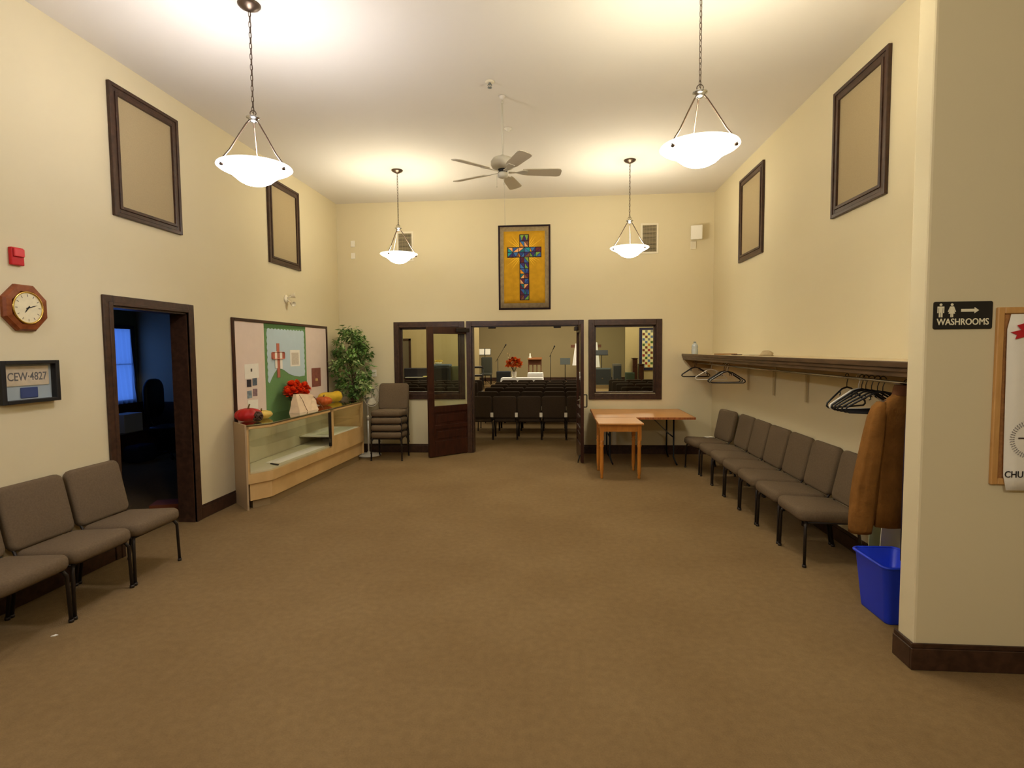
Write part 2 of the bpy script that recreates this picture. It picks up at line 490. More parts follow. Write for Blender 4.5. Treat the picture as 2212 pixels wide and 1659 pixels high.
# left doorway casing
root = thing('door_2', None, None); root['kind'] = 'structure'
bm = BM()
for t, a in ((.022, 0.0), (.028, .052)):
    box(bm, XL, XL + t, 4.113 + a, 4.205, 0, 2.13 - a, bev=.004, seg=1)
    box(bm, XL, XL + t, 5.12, 5.204 - a, 0, 2.13 - a, bev=.004, seg=1)
    box(bm, XL, XL + t, 4.205, 5.12, 2.05, 2.13 - a, bev=.004, seg=1)
for (ya, yb, za, zb) in ((4.198, 4.22, 0, 2.055), (5.105, 5.127, 0, 2.055), (4.198, 5.127, 2.035, 2.057)):
    box(bm, XL - .16, XL + .004, ya, yb, za, zb)
struct('door_casing', bm, DARK, root)

# sanctuary shell
bm = BM(); box(bm, -7.15, -7.0, D + .15, 21.1, 0, 4.6); struct('wall_sanctuary_left', bm, SWALL)
bm = BM(); box(bm, 5.1, 5.25, D + .15, 21.1, 0, 4.6); struct('wall_sanctuary_right', bm, SWALL)
bm = BM(); box(bm, -7.0, -3.0, 21.0, 21.15, 0, 4.6); struct('wall_flank_left', bm, SWALL)
bm = BM(); box(bm, 2.50, 5.1, 21.0, 21.15, 0, 4.6); struct('wall_flank_right', bm, SWALL)
bm = BM()
box(bm, -3.65, -3.5, 21.15, 24.6, 0, 4.6); box(bm, 2.95, 3.1, 21.15, 24.6, 0, 4.6); box(bm, -3.65, 3.1, 24.6, 24.75, 0, 4.6)
box(bm, -3.5, -3.0, 21.10, 21.15, 0, 4.6); box(bm, 2.5, 2.95, 21.10, 21.15, 0, 4.6)
struct('wall_chancel', bm, CWALL)
bm = BM(); box(bm, -7.15, 5.25, D + .15, 24.75, 4.6, 4.7); struct('ceiling', bm, CEIL)
bm = BM(); box(bm, -3.0, 2.50, 20.0, 21.14, 0, .14); box(bm, -3.495, 2.945, 21.155, 24.595, 0, .14)
box(bm, -3.495, 2.945, 21.6, 24.595, .14, .28)
struct('stage_platform', bm, CARPET)
bm = BM(); box(bm, -3.49, 2.94, 24.565, 24.595, .28, .44)
struct('baseboard_chancel', bm, DARK)
bm = BM(); box(bm, -6.98, -3.02, 20.97, 21.0, 0, .14); box(bm, 2.52, 5.08, 20.97, 21.0, 0, .14)
struct('baseboard_flank', bm, DARK)

# the unlit room behind the left doorway
bm = BM(); box(bm, -7.25, -7.1, 3.0, D, 0, 2.75); struct('wall_office_far', bm, DWALL)
bm = BM(); box(bm, -7.1, XL - .15, 2.85, 3.0, 0, 2.75); struct('wall_office_near', bm, DWALL)
bm = BM(); box(bm, -7.25, XL - .15, 2.85, D, 2.75, 2.85); struct('ceiling_office', bm, DWALL)
SKYBLUE = emit('dusk_daylight', (.09, .25, .88, 1), .62)
bm = BM()
box(bm, -7.1, -7.085, 3.0, 8.88, 0, .80); box(bm, -7.085, -7.075, 3.0, 8.88, .80, .84); box(bm, -7.1, -7.085, 3.0, 8.88, .80, .84)
box(bm, -7.085, XL - .16, 8.88, 8.895, 0, .80); box(bm, -7.075, XL - .16, 8.865, 8.895, .80, .84)
struct('trim_1', bm, DARK)
root = thing('window_3', None, None); root['kind'] = 'structure'
bm = BM()
for (ya, yb, za, zb) in ((7.55, 7.63, .845, 2.12), (8.72, 8.80, .845, 2.12), (7.63, 8.72, .845, .90), (7.63, 8.72, 2.06, 2.12), (7.63, 8.72, 1.475, 1.495)):
    box(bm, -7.1, -7.065, ya, yb, za, zb)
struct('window_frame', bm, DARK, root)
bm = BM(); box(bm, -7.095, -7.085, 7.6, 8.75, .87, 2.1); struct('window_glass', bm, SKYBLUE, root)
SHEER = bpy.data.materials.new('sheer_curtain'); SHEER.use_nodes = True
nt = SHEER.node_tree; nt.nodes.remove(nt.nodes['Principled BSDF'])
t1 = nt.nodes.new('ShaderNodeBsdfTransparent'); t1.inputs[0].default_value = (.85, .85, .9, 1)
t2 = nt.nodes.new('ShaderNodeBsdfTranslucent'); t2.inputs[0].default_value = (.9, .9, .95, 1)
mx = nt.nodes.new('ShaderNodeMixShader'); mx.inputs[0].default_value = .6
nt.links.new(t1.outputs[0], mx.inputs[1]); nt.links.new(t2.outputs[0], mx.inputs[2])
nt.links.new(mx.outputs[0], nt.nodes['Material Output'].inputs['Surface'])
bm = BM()
N = 60; rows = 6
g = []
for j in range(rows + 1):
    z = 2.06 - (2.06 - .845) * j / rows
    flare = .12 * (j / rows) ** 1.5
    rw = []
    for i in range(N + 1):
        y = 7.7 + (.97 + flare) * i / N
        rw.append(bm.verts.new((-7.03 + .014 * math.sin(i * 1.15) + .006 * math.sin(i * .4), y, z)))
    g.append(rw)
for j in range(rows):
    for i in range(N):
        f = bm.faces.new([g[j][i], g[j][i + 1], g[j + 1][i + 1], g[j + 1][i]]); f.smooth = True
c = obj('sheer_curtain', bm, SHEER)
tag(c, 'sheer curtain glowing blue over the window of the dark room', 'curtain')

# ================================================================ LEFT WALL THINGS
def panel(Xw, sgn, y0, y1, label):
    t = thing('framed_wall_panel', label, 'wall panel', (Xw, (y0 + y1) / 2, 3.307), 0, 'dark framed fabric panels high on the side walls')
    hw = (y1 - y0) / 2; hh = .529
    bm = BM()
    for d, a, b2 in ((.03, 0, .03), (.022, .03, .062), (.030, .062, .088)):
        for (ya, yb, za, zb) in ((-hw + a, -hw + b2, -hh + a, hh - a), (hw - b2, hw - a, -hh + a, hh - a), (-hw + b2, hw - b2, -hh + a, -hh + b2), (-hw + b2, hw - b2, hh - b2, hh - a)):
            box(bm, min(0, sgn * d), max(0, sgn * d), ya, yb, za, zb, bev=.003, seg=1)
    obj('panel_frame', bm, DARK, t)
    bm = BM(); box(bm, min(0.001 * sgn, sgn * .010), max(0.001 * sgn, sgn * .010), -hw + .08, hw - .08, -hh + .08, hh - .08)
    obj('panel_fabric', bm, PANELF, t)
PANELF = mat('beige_panel_fabric', rgb(170, 152, 116), .9, noise=(120, .05), bump=(300, .2, .001), spec=.05)
panel(XL, 1, 4.273, 5.083, 'large dark framed beige panel on left wall nearest the camera')
panel(XL, 1, 6.704, 7.53, 'dark framed beige panel on left wall behind the near left pendant lamp')
panel(XR, -1, 4.335, 5.14, 'large dark framed beige panel on right wall nearest the partition')
panel(XR, -1, 6.795, 7.635, 'smaller looking dark framed panel on right wall towards back corner')

t = thing('fire_alarm', 'small red fire alarm box high on left wall above the clock', 'fire alarm', (XL, 3.432, 2.31))
bm = BM(); box(bm, 0, .028, -.043, .043, -.058, .058, bev=.006); obj('alarm_body', bm, RED, t)
bm = BM(); box(bm, .028, .042, -.036, .036, -.004, .05, bev=.006); obj('alarm_cover', bm, mat('red_lens', rgb(208, 52, 58), .25), t)

t = thing('wall_clock', 'octagonal brown wooden wall clock with brass ring and cream dial', 'clock', (XL, 3.468, 1.975))
bm = BM()
R8 = .166
def octo(r): return [(r * math.cos(R(22.5 + 45 * k)), r * math.sin(R(22.5 + 45 * k))) for k in range(8)]
# wall plane at x=0, dial faces +x; local (y, z)
rings = []
for r, x in ((R8, 0), (R8, .02), (R8 - .012, .034), (.118, .038), (.112, .03)):
    rings.append([bm.verts.new((x, p[0], p[1])) for p in octo(r)])
for a, b2 in zip(rings, rings[1:]):
    for k in range(8): bm.faces.new([a[k], a[(k + 1) % 8], b2[(k + 1) % 8], b2[k]])
bm.faces.new(rings[-1]); bm.faces.new(rings[0][::-1])
obj('clock_case', bm, CLOCKW, t)
bm = BM()
tube(bm, [(.04, .104 * math.cos(a), .104 * math.sin(a)) for a in [2 * PI * k / 40 for k in range(40)]], .006, 8, closed=True)
obj('clock_bezel', bm, BRASS, t)
bm = BM()
vs = [bm.verts.new((.0385, .102 * math.cos(2 * PI * k / 40), .102 * math.sin(2 * PI * k / 40))) for k in range(40)]
bm.faces.new(vs)
dial = obj('clock_dial', bm, mat('cream_dial', rgb(228, 216, 176), .6, noise=(25, .05)), t)
HM = mat('grey_ink', rgb(120, 110, 90), .7)
for k in range(12):
    bm = BM()
    a = 2 * PI * k / 12
    Mx = Matrix.Translation((.0395, .082 * math.sin(a), .082 * math.cos(a))) @ Matrix.Rotation(-a, 4, 'X')
    box(bm, 0, .0006, -.0022, .0022, -.008, .008, Mx)
    obj('hour_mark', bm, HM, dial)
def hand(nm, a, L, w_):
    bm = BM(); Mx = Matrix.Translation((.041, 0, 0)) @ Matrix.Rotation(-R(a), 4, 'X')
    prism(bm, [(-w_, -.015), (w_, -.015), (w_ * .8, L * .6), (0, L), (-w_ * .8, L * .6)], 0, .001, Mx @ Matrix(((0, 0, 1, 0), (1, 0, 0, 0), (0, 1, 0, 0), (0, 0, 0, 1))))
    obj(nm, bm, BLACK, t)
hand('hour_hand', 218, .045, .0045)
hand('minute_hand', 73, .072, .003)

t = thing('shadow_box', 'black shadow box frame holding an old licence plate, on left wall', 'picture frame', (XL, 3.455, 1.482))
bm = BM()
for (ya, yb, za, zb) in ((-.208, -.178, -.142, .142), (.178, .208, -.142, .142), (-.178, .178, -.142, -.118), (-.178, .178, .118, .142)):
    box(bm, 0, .055, ya, yb, za, zb, bev=.003, seg=1)
obj('frame_moulding', bm, BLACK, t)
bm = BM(); box(bm, 0.0, .012, -.18, .18, -.12, .12); obj('backing_mat', bm, mat('pale_blue_mat', rgb(170, 182, 184), .85), t)  # mat colour lightened to stand in for reflections on the glass
bm = BM(); box(bm, .0125, .0165, -.155, .155, -.025, .106, bev=.006, seg=2)
pl = obj('licence_plate', bm, mat('aged_plate', rgb(206, 190, 160), .6, noise=(18, .12)), t)
text_mesh(None, 'CEW\u00b74827', .076, MX @ Matrix.Translation((-.140, .010, .0168)), mat('faded_ink', rgb(108, 104, 100), .8), 'plate_lettering', pl, .0004, .001, .82)
bm = BM(); box(bm, .0125, .018, -.055, .07, -.110, -.038, bev=.003, seg=1)
obj('blue_card', bm, mat('dark_blue_card', rgb(62, 76, 120), .8), t)
bm = BM(); box(bm, .046, .049, -.18, .18, -.12, .12); obj('glass_pane', bm, GLASSP, t)

t = thing('emergency_light', 'small twin headed emergency light above the bulletin board', 'emergency light', (XL, 7.11, 2.36))
bm = BM(); lathe(bm, [(0, 0), (.055, 0), (.05, .018), (0, .022)], 20, Matrix.Translation((0, 0, 0)) @ Matrix.Rotation(PI / 2, 4, 'Y')); obj('mount_plate', bm, CREAM, t)
for s, dz in ((1, .045), (-1, -.055)):
    bm = BM()
    Mh = Matrix.Translation((.07, .05 * s if s > 0 else .04, dz)) @ Matrix.Rotation(R(75 if s > 0 else 110), 4, 'Y') @ Matrix.Rotation(R(-25 * s), 4, 'X')
    lathe(bm, [(0, -.035), (.016, -.03), (.024, -.012), (.034, .022), (.036, .032), (.03, .032), (.024, .022), (0, .02)], 18, Mh)
    tube(bm, [(0, 0, 0), (.05, .02 if s > 0 else .02, dz * .7), (.07, .04, dz)], .009)
    obj('lamp_head', bm, CREAM, t)

# bulletin board
BY0, BY1, BZ0, BZ1 = 5.841, 8.36, .80, 2.05
t = thing('bulletin_board', 'wide bulletin board with green and pale blue centre on left wall', 'bulletin board', (XL, 0, 0))
bm = BM(); box(bm, 0, .012, BY0 + .02, BY1 - .02, BZ0 + .02, BZ1 - .02); obj('board_backing', bm, PINKP, t)
bm = BM()
for (ya, yb, za, zb) in ((BY0, BY0 + .04, BZ0, BZ1), (BY1 - .04, BY1, BZ0, BZ1), (BY0 + .04, BY1 - .04, BZ0, BZ0 + .035), (BY0 + .04, BY1 - .04, BZ1 - .035, BZ1)):
    box(bm, 0, .024, ya, yb, za, zb, bev=.004, seg=1)
obj('board_frame', bm, MAHOG, t)
bm = BM(); box(bm, .0, .0135, 6.51, 7.625, BZ0 + .035, BZ1 - .035); cp = obj('green_backdrop', bm, GREENP, t)
# pale blue sky panel with scalloped edge and a hill line at its foot
pts = []
y0, y1, z1 = 6.575, 7.56, 1.945
n = 12
for k in range(n * 4 + 1):
    y = y0 + (y1 - y0) * k / (n * 4); pts.append((y, z1 + .016 * abs(math.sin(PI * k / 4))))
for k in range(1, 33):
    z = z1 - (z1 - 1.335) * k / 33; pts.append((y1 + .014 * abs(math.sin(PI * k / 4)), z))
hill = [(7.56, 1.33), (7.4, 1.325), (7.25, 1.34), (7.1, 1.375), (6.97, 1.43), (6.88, 1.455), (6.80, 1.45), (6.72, 1.40), (6.65, 1.335), (6.60, 1.28)]
pts += hill
for k in range(1, 33):
    z = 1.28 + (z1 - 1.28) * k / 33; pts.append((y0 - .014 * abs(math.sin(PI * k / 4)), z))
bm = BM(); wallquad(bm, pts, 'X', (.0137, .0165)); obj('blue_sky_paper', bm, SKYP, t)
bm = BM(); wallquad(bm, [(7.625, 2.012), (6.51, 2.012), (6.51, 1.955), (7.625, 1.985)][::-1], 'X', (.0136, .0142)); obj('dark_green_border', bm, DKGREEN, t)
bm = BM()
box(bm, .017, .021, 6.79, 6.86, 1.34, 1.775); box(bm, .017, .0225, 6.66, 6.97, 1.575, 1.665, bev=.02, seg=3)
cr = obj('paper_cross', bm, CROSSP, t)
bm = BM()
box(bm, .0232, .0245, 6.735, 6.79, 1.46, 1.672); box(bm, .0232, .0245, 6.86, 6.92, 1.45, 1.67)
obj('paper_drape', bm, PAPER, cr)
def sheet(nm, ya, yb, za, zb, m_, x=.017, par=t, tilt=0):
    bm = BM(); Mx = Matrix.Translation((x, (ya + yb) / 2, (za + zb) / 2)) @ Matrix.Rotation(R(tilt), 4, 'X')
    box(bm, 0, .0012, -(yb - ya) / 2, (yb - ya) / 2, -(zb - za) / 2, (zb - za) / 2, Mx)
    return obj(nm, bm, m_, par)
TEXTP = mat('printed_paper', rgb(204, 192, 170), .85, noise=(45, .10))
s = sheet('pinned_notice', 7.145, 7.425, 1.47, 1.69, PAPER); sheet('printed_text', 7.185, 7.385, 1.49, 1.655, TEXTP, .0185, s)
s = sheet('pinned_poster', 7.785, 8.09, 1.15, 1.425, mat('maroon_print', rgb(136, 82, 68), .8, noise=(30, .15)), .014)
bm = BM(); wallquad(bm, [(7.90, 1.235), (7.99, 1.235), (7.985, 1.265), (7.97, 1.275), (7.95, 1.262), (7.93, 1.278), (7.905, 1.268)], 'X', (.0155, .016)); obj('gold_emblem', bm, mat('gold_print', rgb(206, 170, 110), .7), s)
sheet('pinned_sheet', 6.06, 6.36, 1.36, 1.53, PAPER, .013, tilt=1)
sheet('pinned_sheet', 6.10, 6.32, 1.005, 1.11, PAPER, .013, tilt=-2)
for i, (ya, za, c1) in enumerate(((6.095, 1.265, (52, 46, 52)), (6.215, 1.275, (98, 108, 118)), (6.095, 1.135, (124, 138, 146)), (6.215, 1.15, (140, 112, 112)))):
    sheet('pinned_photo', ya, ya + .095, za, za + .085, mat('photo_print_%s' % 'abcd'[i], rgb(*c1), .6, noise=(28, .35)), .0145, tilt=(-1, 1, 2, -2)[i])
bm = BM(); box(bm, .0145, .0155, 6.185, 6.215, 1.44, 1.475); obj('printed_mark', bm, mat('dark_print', rgb(84, 78, 70), .8), t)

# ================================================================ DISPLAY CASE
FP = [(-3.552, 5.82), (-3.25, 5.53), (-3.10, 5.76), (-2.995, 8.29), (-3.552, 8.31)]
def inset(poly, d):
    """inset a convex CCW polygon"""
    n = len(poly); out = []
    for i in range(n):
        p0, p1, p2 = Vector(poly[i - 1]), Vector(poly[i]), Vector(poly[(i + 1) % n])
        e1 = (p1 - p0).normalized(); e2 = (p2 - p1).normalized()
        n1 = Vector((-e1.y, e1.x)); n2 = Vector((-e2.y, e2.x))
        k = d / (1 + n1.dot(n2))
        out.append(tuple(p1 + (n1 + n2) * k))
    return out
t = thing('display_case', 'long maple and glass display case standing against left wall', 'display case')
bm = BM(); prism(bm, inset(FP, .055), 0.0, .10); obj('plinth', bm, mat('dull_laminate', rgb(150, 128, 92), .6), t)
bm = BM(); prism(bm, inset(FP, .022), .09, .275); obj('lower_panel', bm, MAPLE, t)
bm = BM(); prism(bm, FP, .275, .375); obj('front_apron', bm, MAPLE, t)
INN = inset(FP, .02)
def seg_box(bm, p, q, t_in, z0, z1, s0=0.0, s1=1.0):
    p, q = Vector(p), Vector(q); e = (q - p); L = e.length; e.normalize(); n_ = Vector((-e.y, e.x))
    a = p + e * (L * s0); c_ = p + e * (L * s1)
    prism(bm, [tuple(a), tuple(c_), tuple(c_ + n_ * t_in), tuple(a + n_ * t_in)], z0, z1)
# near end panel (solid), far end panel
bm = BM(); seg_box(bm, FP[0], FP[1], -.018, 0, .904); obj('end_panel', bm, mat('end_laminate', rgb(178, 152, 116), .5), t)
bm = BM(); seg_box(bm, FP[3], FP[4], -.018, .09, .904); obj('end_panel', bm, MAPLE, t)
# frame: top rail and posts
bm = BM()
for i in (1, 2): seg_box(bm, FP[i], FP[(i + 1) % 5], .022, .855, .882)
seg_box(bm, FP[2], FP[3], .03, .375, .882, .575, .60)
seg_box(bm, FP[2], FP[3], .022, .375, .882, .985, 1.0)
seg_box(bm, FP[1], FP[2], .022, .375, .882, 0, .09)
obj('glass_frame', bm, MAPLE, t)
bm = BM(); seg_box(bm, FP[2], FP[3], .02, .375, .52, .60, .99); obj('raised_apron', bm, MAPLE, t)
bm = BM(); seg_box(bm, FP[2], FP[3], .034, .395, .88, .566, .575); obj('dark_channel', bm, TUBE, t)
bm = BM()
seg_box(bm, FP[1], FP[2], .006, .375, .86, .06, 1); obj('glass_pane', bm, GLASSC, t)
bm = BM(); seg_box(bm, FP[2], FP[3], .006, .375, .86, 0, .57); obj('glass_pane', bm, GLASSC, t)
bm = BM(); seg_box(bm, FP[2], FP[3], .006, .52, .86, .60, .985); obj('glass_pane', bm, GLASSC, t)
bm = BM(); prism(bm, inset(FP, .03), .376, .392); obj('case_floor', bm, mat('white_laminate', rgb(206, 196, 162), .5), t)
bm = BM(); box(bm, -3.55, -3.535, 5.86, 8.28, .39, .88); obj('back_panel', bm, mat('case_back', rgb(208, 198, 164), .5, noise=(4, .05)), t)
SH = [(-3.53, 5.92), (-3.28, 5.70), (-3.22, 5.82), (-3.13, 8.26), (-3.53, 8.27)]
bm = BM(); prism(bm, SH, .64, .646); obj('glass_shelf', bm, GLASSC, t)
bm = BM(); prism(bm, [(-3.53, 7.30), (-3.065, 7.28), (-3.03, 8.26), (-3.53, 8.27)], .50, .512); obj('raised_floor', bm, mat('bay_floor', rgb(226, 222, 202), .5), t)
bm = BM(); prism(bm, FP, .894, .905); obj('glass_top', bm, GLASST, t)
bm = BM()
for i in (1, 2): seg_box(bm, FP[i], FP[i + 1], .012, .882, .8935)
obj('top_edging', bm, mat('bronze_edging', rgb(104, 82, 54), .45, .3), t)
PAPERG = mat('greenish_paper', rgb(206, 206, 176), .7)
bm = BM(); box(bm, -.09, .09, -.55, .55, 0, .004, Matrix.Translation((-3.24, 6.62, .393)) @ Matrix.Rotation(R(-3), 4, 'Z')); tag(obj('paper_banner', bm, PAPER), 'long white paper lying on the floor of the display case', 'paper')
bm = BM(); box(bm, -.11, .11, -.38, .38, 0, .006, Matrix.Translation((-3.22, 7.80, .5125)) @ Matrix.Rotation(R(-3), 4, 'Z')); tag(obj('paper_sheet', bm, PAPERG), 'pale sheet lying in the far bay of the display case', 'paper')
bm = BM(); box(bm, -.012, .012, -.07, .07, 0, .012, Matrix.Translation((-3.20, 5.985, .393)) @ Matrix.Rotation(R(60), 4, 'Z'), bev=.003, seg=1); tag(obj('small_dark_stick', bm, BLACK), 'small dark stick beside the paper inside the display case', 'stick')

# ---- things on the case
CT = .9055
PUMP = mat('red_pumpkin_skin', rgb(176, 28, 26), .45, noise=(12, .15))
def pumpkin(nm, label, x, y, r, h, m_, stem_m, ribs=10, rot=0, stem_h=.045):
    t = thing(nm, label, 'pumpkin', (x, y, CT), rot)
    prof = []
    for k in range(13):
        a = PI * k / 12
        prof.append((r * math.sin(a) ** .8 if 0 < k < 12 else .0, h / 2 - h / 2 * math.cos(a) - (.12 * h if k == 12 else 0)))
    bm = BM(); lathe(bm, prof, 60, None, (0, 0), 0, 1, 1, ribs, .10); obj('pumpkin_body', bm, m_, t)
    bm = BM(); tube(bm, [(0, 0, h * .82), (.003, .004, h + stem_h * .3), (.012, .012, h + stem_h)], [.012, .009, .008], 8); obj('stem', bm, stem_m, t)
STEM = mat('dry_stem', rgb(110, 86, 50), .8)
pumpkin('red_pumpkin', 'large deep red decorative pumpkin on near end of display case', -3.40, 5.835, .135, .145, PUMP, STEM, 10)
t = thing('yellow_squash', 'small pale yellow squash beside the red pumpkin on display case', 'squash', (-3.385, 6.085, CT))
bm = BM(); lathe(bm, [(0, 0), (.07, .005), (.105, .03), (.11, .05), (.09, .08), (.045, .092), (0, .085)], 44, None, (0, 0), 0, 1, 1.15, 9, .08); obj('squash_body', bm, mat('pale_yellow_skin', rgb(206, 176, 84), .5, noise=(16, .1)), t)
bm = BM(); tube(bm, [(0, 0, .08), (0, -.01, .105), (.01, -.02, .115)], .008); obj('stem', bm, STEM, t)
t = thing('woven_ball', 'dark brown woven twig ball in front of the red pumpkin', 'decorative ball', (-3.275, 5.80, CT + .058))
bm = BM(); blob(bm, (0, 0, 0), .045, 8); obj('ball_core', bm, mat('dark_twig', rgb(44, 28, 20), .8), t)
bm = BM()
for k in range(16):
    Mx = Matrix.Rotation(random.uniform(0, 2 * PI), 4, 'Z') @ Matrix.Rotation(math.acos(random.uniform(-1, 1)), 4, 'X')
    tube(bm, [(.054 * math.cos(a), .054 * math.sin(a), 0) for a in [2 * PI * q / 18 for q in range(18)]], .0035, 5, Mx, closed=True)
obj('twig_strands', bm, mat('glossy_twig', rgb(84, 54, 36), .3, spec=.6), t)
pumpkin('orange_pumpkin', 'small orange-brown pumpkin between cream bag and yellow gourd', -3.31, 7.60, .115, .125, mat('orange_skin', rgb(184, 84, 28), .5, noise=(10, .2)), STEM, 10, .4, .02)
t = thing('yellow_gourd', 'long yellow gourd lying at the far end of display case', 'gourd', (-3.37, 7.97, CT + .082), R(78))
bm = BM()
Mx = Matrix.Rotation(PI / 2, 4, 'Y')
lathe(bm, [(0, -.25), (.05, -.235), (.078, -.18), (.082, -.1), (.072, 0), (.07, .08), (.082, .15), (.08, .20), (.045, .245), (0, .25)], 30, Mx, (0, 0), 0, 1, 1, 8, .05)
obj('gourd_body', bm, mat('yellow_skin', rgb(212, 172, 52), .4, noise=(8, .15)), t)
bm = BM(); tube(bm, [(-.245, 0, 0), (-.28, .0, .01)], .012); obj('stem', bm, STEM, t)
# cream gift bag
t = thing('cream_gift_bag', 'crumpled cream paper bag propped on top of display case', 'bag', (-3.245, 6.86, CT), R(-4))
bm = BM()
def crumple(bm, amt, seed):
    rnd = random.Random(seed)
    for v in bm.verts: v.co += Vector((rnd.uniform(-amt, amt), rnd.uniform(-amt, amt), rnd.uniform(-amt, amt) if v.co.z > .01 else 0))
nx, nz = 8, 5
fr, bk = [], []
for j in range(nz + 1):
    f = j / nz; dpt = .05 * (1 - f) + .022; rowf, rowb = [], []
    for i in range(nx + 1):
        y = (-.235 + .47 * i / nx) * (1 - .07 * f)
        z = .232 * f - (.05 * f * (i / nx) ** 2)
        rowf.append(bm.verts.new((dpt, y, z))); rowb.append(bm.verts.new((-dpt, y, z)))
    fr.append(rowf); bk.append(rowb)
for j in range(nz):
    for i in range(nx):
        bm.faces.new([fr[j][i], fr[j][i + 1], fr[j + 1][i + 1], fr[j + 1][i]])
        bm.faces.new([bk[j][i + 1], bk[j][i], bk[j + 1][i], bk[j + 1][i + 1]])
    for i in (0, nx):
        q = [fr[j][i], fr[j + 1][i], bk[j + 1][i], bk[j][i]]
        bm.faces.new(q if i else q[::-1])
bm.faces.new([v for v in fr[0]] + [v for v in bk[0][::-1]]); bm.faces.new([v for v in fr[-1][::-1]] + [v for v in bk[-1]])
crumple(bm, .006, 3)
obj('bag_body', bm, mat('cream_paper', rgb(228, 202, 166), .8, noise=(7, .06)), t)
bm = BM(); tube(bm, [(.078, -.06, .005), (.066, -.10, .08), (.055, -.13, .15), (.036, -.17, .222)], .003, 5)
bc = obj('bag_cord', bm, mat('brown_cord', rgb(122, 76, 48), .8), t)
bm = BM(); tube(bm, [(.03, .19, .17), (.07, .245, .10), (.10, .275, .03), (.11, .29, .004)], .005, 5)
obj('bag_cord', bm, bpy.data.materials['brown_cord'], t)
# red flowers
FLOW = mat('orange_red_petals', rgb(238, 80, 26), .6, noise=(30, .2))
LEAFD = mat('dark_leaf', rgb(48, 58, 26), .7)
t = thing('red_flower_bunch', 'bunch of orange-red flowers behind the cream bag on display case', 'flowers', (-3.43, 6.99, CT))
bm = BM()
rnd = random.Random(5)
blooms = [(-.01, -.18, .27), (.03, -.08, .30), (-.03, -.02, .33), (.04, .06, .28), (.0, .20, .27), (.05, .25, .25), (-.04, .15, .30), (.03, -.20, .21), (.05, -.10, .22), (.05, .12, .22), (.0, .28, .21), (.06, .20, .20), (.02, -.24, .24), (.01, -.13, .33), (.02, .24, .30), (.04, .19, .29), (-.02, .10, .33), (.05, .02, .24), (.05, -.16, .26)]
for c0 in blooms:
    for k in range(110):
        th = rnd.uniform(0, 2 * PI); ph = rnd.uniform(-.4, 1.45)
        d = Vector((math.cos(th) * math.cos(ph), math.sin(th) * math.cos(ph), math.sin(ph)))
        s_ = d.cross(Vector((.2, .1, 1))).normalized() * .019
        c1 = Vector(c0)
        L = rnd.uniform(.05, .072)
        vs = [bm.verts.new(c1 + d * .008), bm.verts.new(c1 + d * L * .7 + s_), bm.verts.new(c1 + d * L), bm.verts.new(c1 + d * L * .7 - s_)]
        bm.faces.new(vs)
obj('petals', bm, FLOW, t)
bm = BM()
for c0 in blooms: tube(bm, [(0, .02, .05), (c0[0] * .5, c0[1] * .5, c0[2] * .55), c0], .004, 5)
for k in range(60):
    a = rnd.uniform(0, 2 * PI); z = rnd.uniform(.09, .22); rr = rnd.uniform(.03, .09)
    p = Vector((rr * math.cos(a) * .6, rr * math.sin(a) * 1.6, z)); d = Vector((math.cos(a), math.sin(a), .2)).normalized() * .045; s_ = Vector((-d.y, d.x, .01)) * .35
    bm.faces.new([bm.verts.new(p), bm.verts.new(p + d * .5 + s_), bm.verts.new(p + d), bm.verts.new(p + d * .5 - s_)])
obj('leaves', bm, LEAFD, t)
bm = BM(); lathe(bm, [(0, 0), (.045, 0), (.06, .06), (.055, .11), (.05, .11), (.05, .02), (0, .02)], 20); obj('flower_pot', bm, mat('dark_green_pot', rgb(50, 58, 34), .5), t)

# ================================================================ FICUS
def leafy(bm, crown, n, rnd, L=(.06, .10), w_=.3, droop=.5, mi=0):
    for k in range(n):
        p, nrm = crown(rnd)
        d = Vector((nrm[0] + rnd.uniform(-.6, .6), nrm[1] + rnd.uniform(-.6, .6), nrm[2] * .4 - droop + rnd.uniform(-.5, .5))).normalized()
        l = rnd.uniform(*L)
        s_ = d.cross(Vector((rnd.uniform(-.3, .3), rnd.uniform(-.3, .3), 1))).normalized() * l * w_
        nn = s_.cross(d).normalized() * l * .12
        p = Vector(p)
        a = bm.verts.new(p); b1 = bm.verts.new(p + d * l * .4 + s_ - nn); b2 = bm.verts.new(p + d * l * .4 - s_ - nn); mdl = bm.verts.new(p + d * l * .45); e = bm.verts.new(p + d * l)
        for q in ([a, b1, mdl], [a, mdl, b2], [b1, e, mdl], [mdl, e, b2]):
            f = bm.faces.new(q); f.material_index = mi
t = thing('potted_ficus', 'tall leafy artificial ficus in the corner behind the display case', 'plant', (-3.235, 8.53, 0))
FIC = mat('ficus_leaf', rgb(92, 124, 58), .5, noise=(6, .4))
FIC2 = mat('ficus_leaf_pale', rgb(166, 180, 118), .5, noise=(6, .3))  # paler leaf tone, contrast raised to imitate highlights on the foliage
rnd = random.Random(11)
def width(z):
    k = (z - .93) / 1.07
    return .27 * min(1, max(0, (1.03 - k)) / .25) ** .6 * (.55 + .45 * min(1, k / .28))
clus = []
for k in range(120):
    z = rnd.uniform(.98, 2.0); a = rnd.uniform(0, 2 * PI); q = rnd.uniform(.35, 1.08) ** .7 * width(z)
    clus.append((q * math.cos(a), q * math.sin(a) * .95, z, a))
for k in range(10):
    clus.append((rnd.uniform(.16, .33), rnd.uniform(-.25, .1), rnd.uniform(1.05, 1.28), 0))
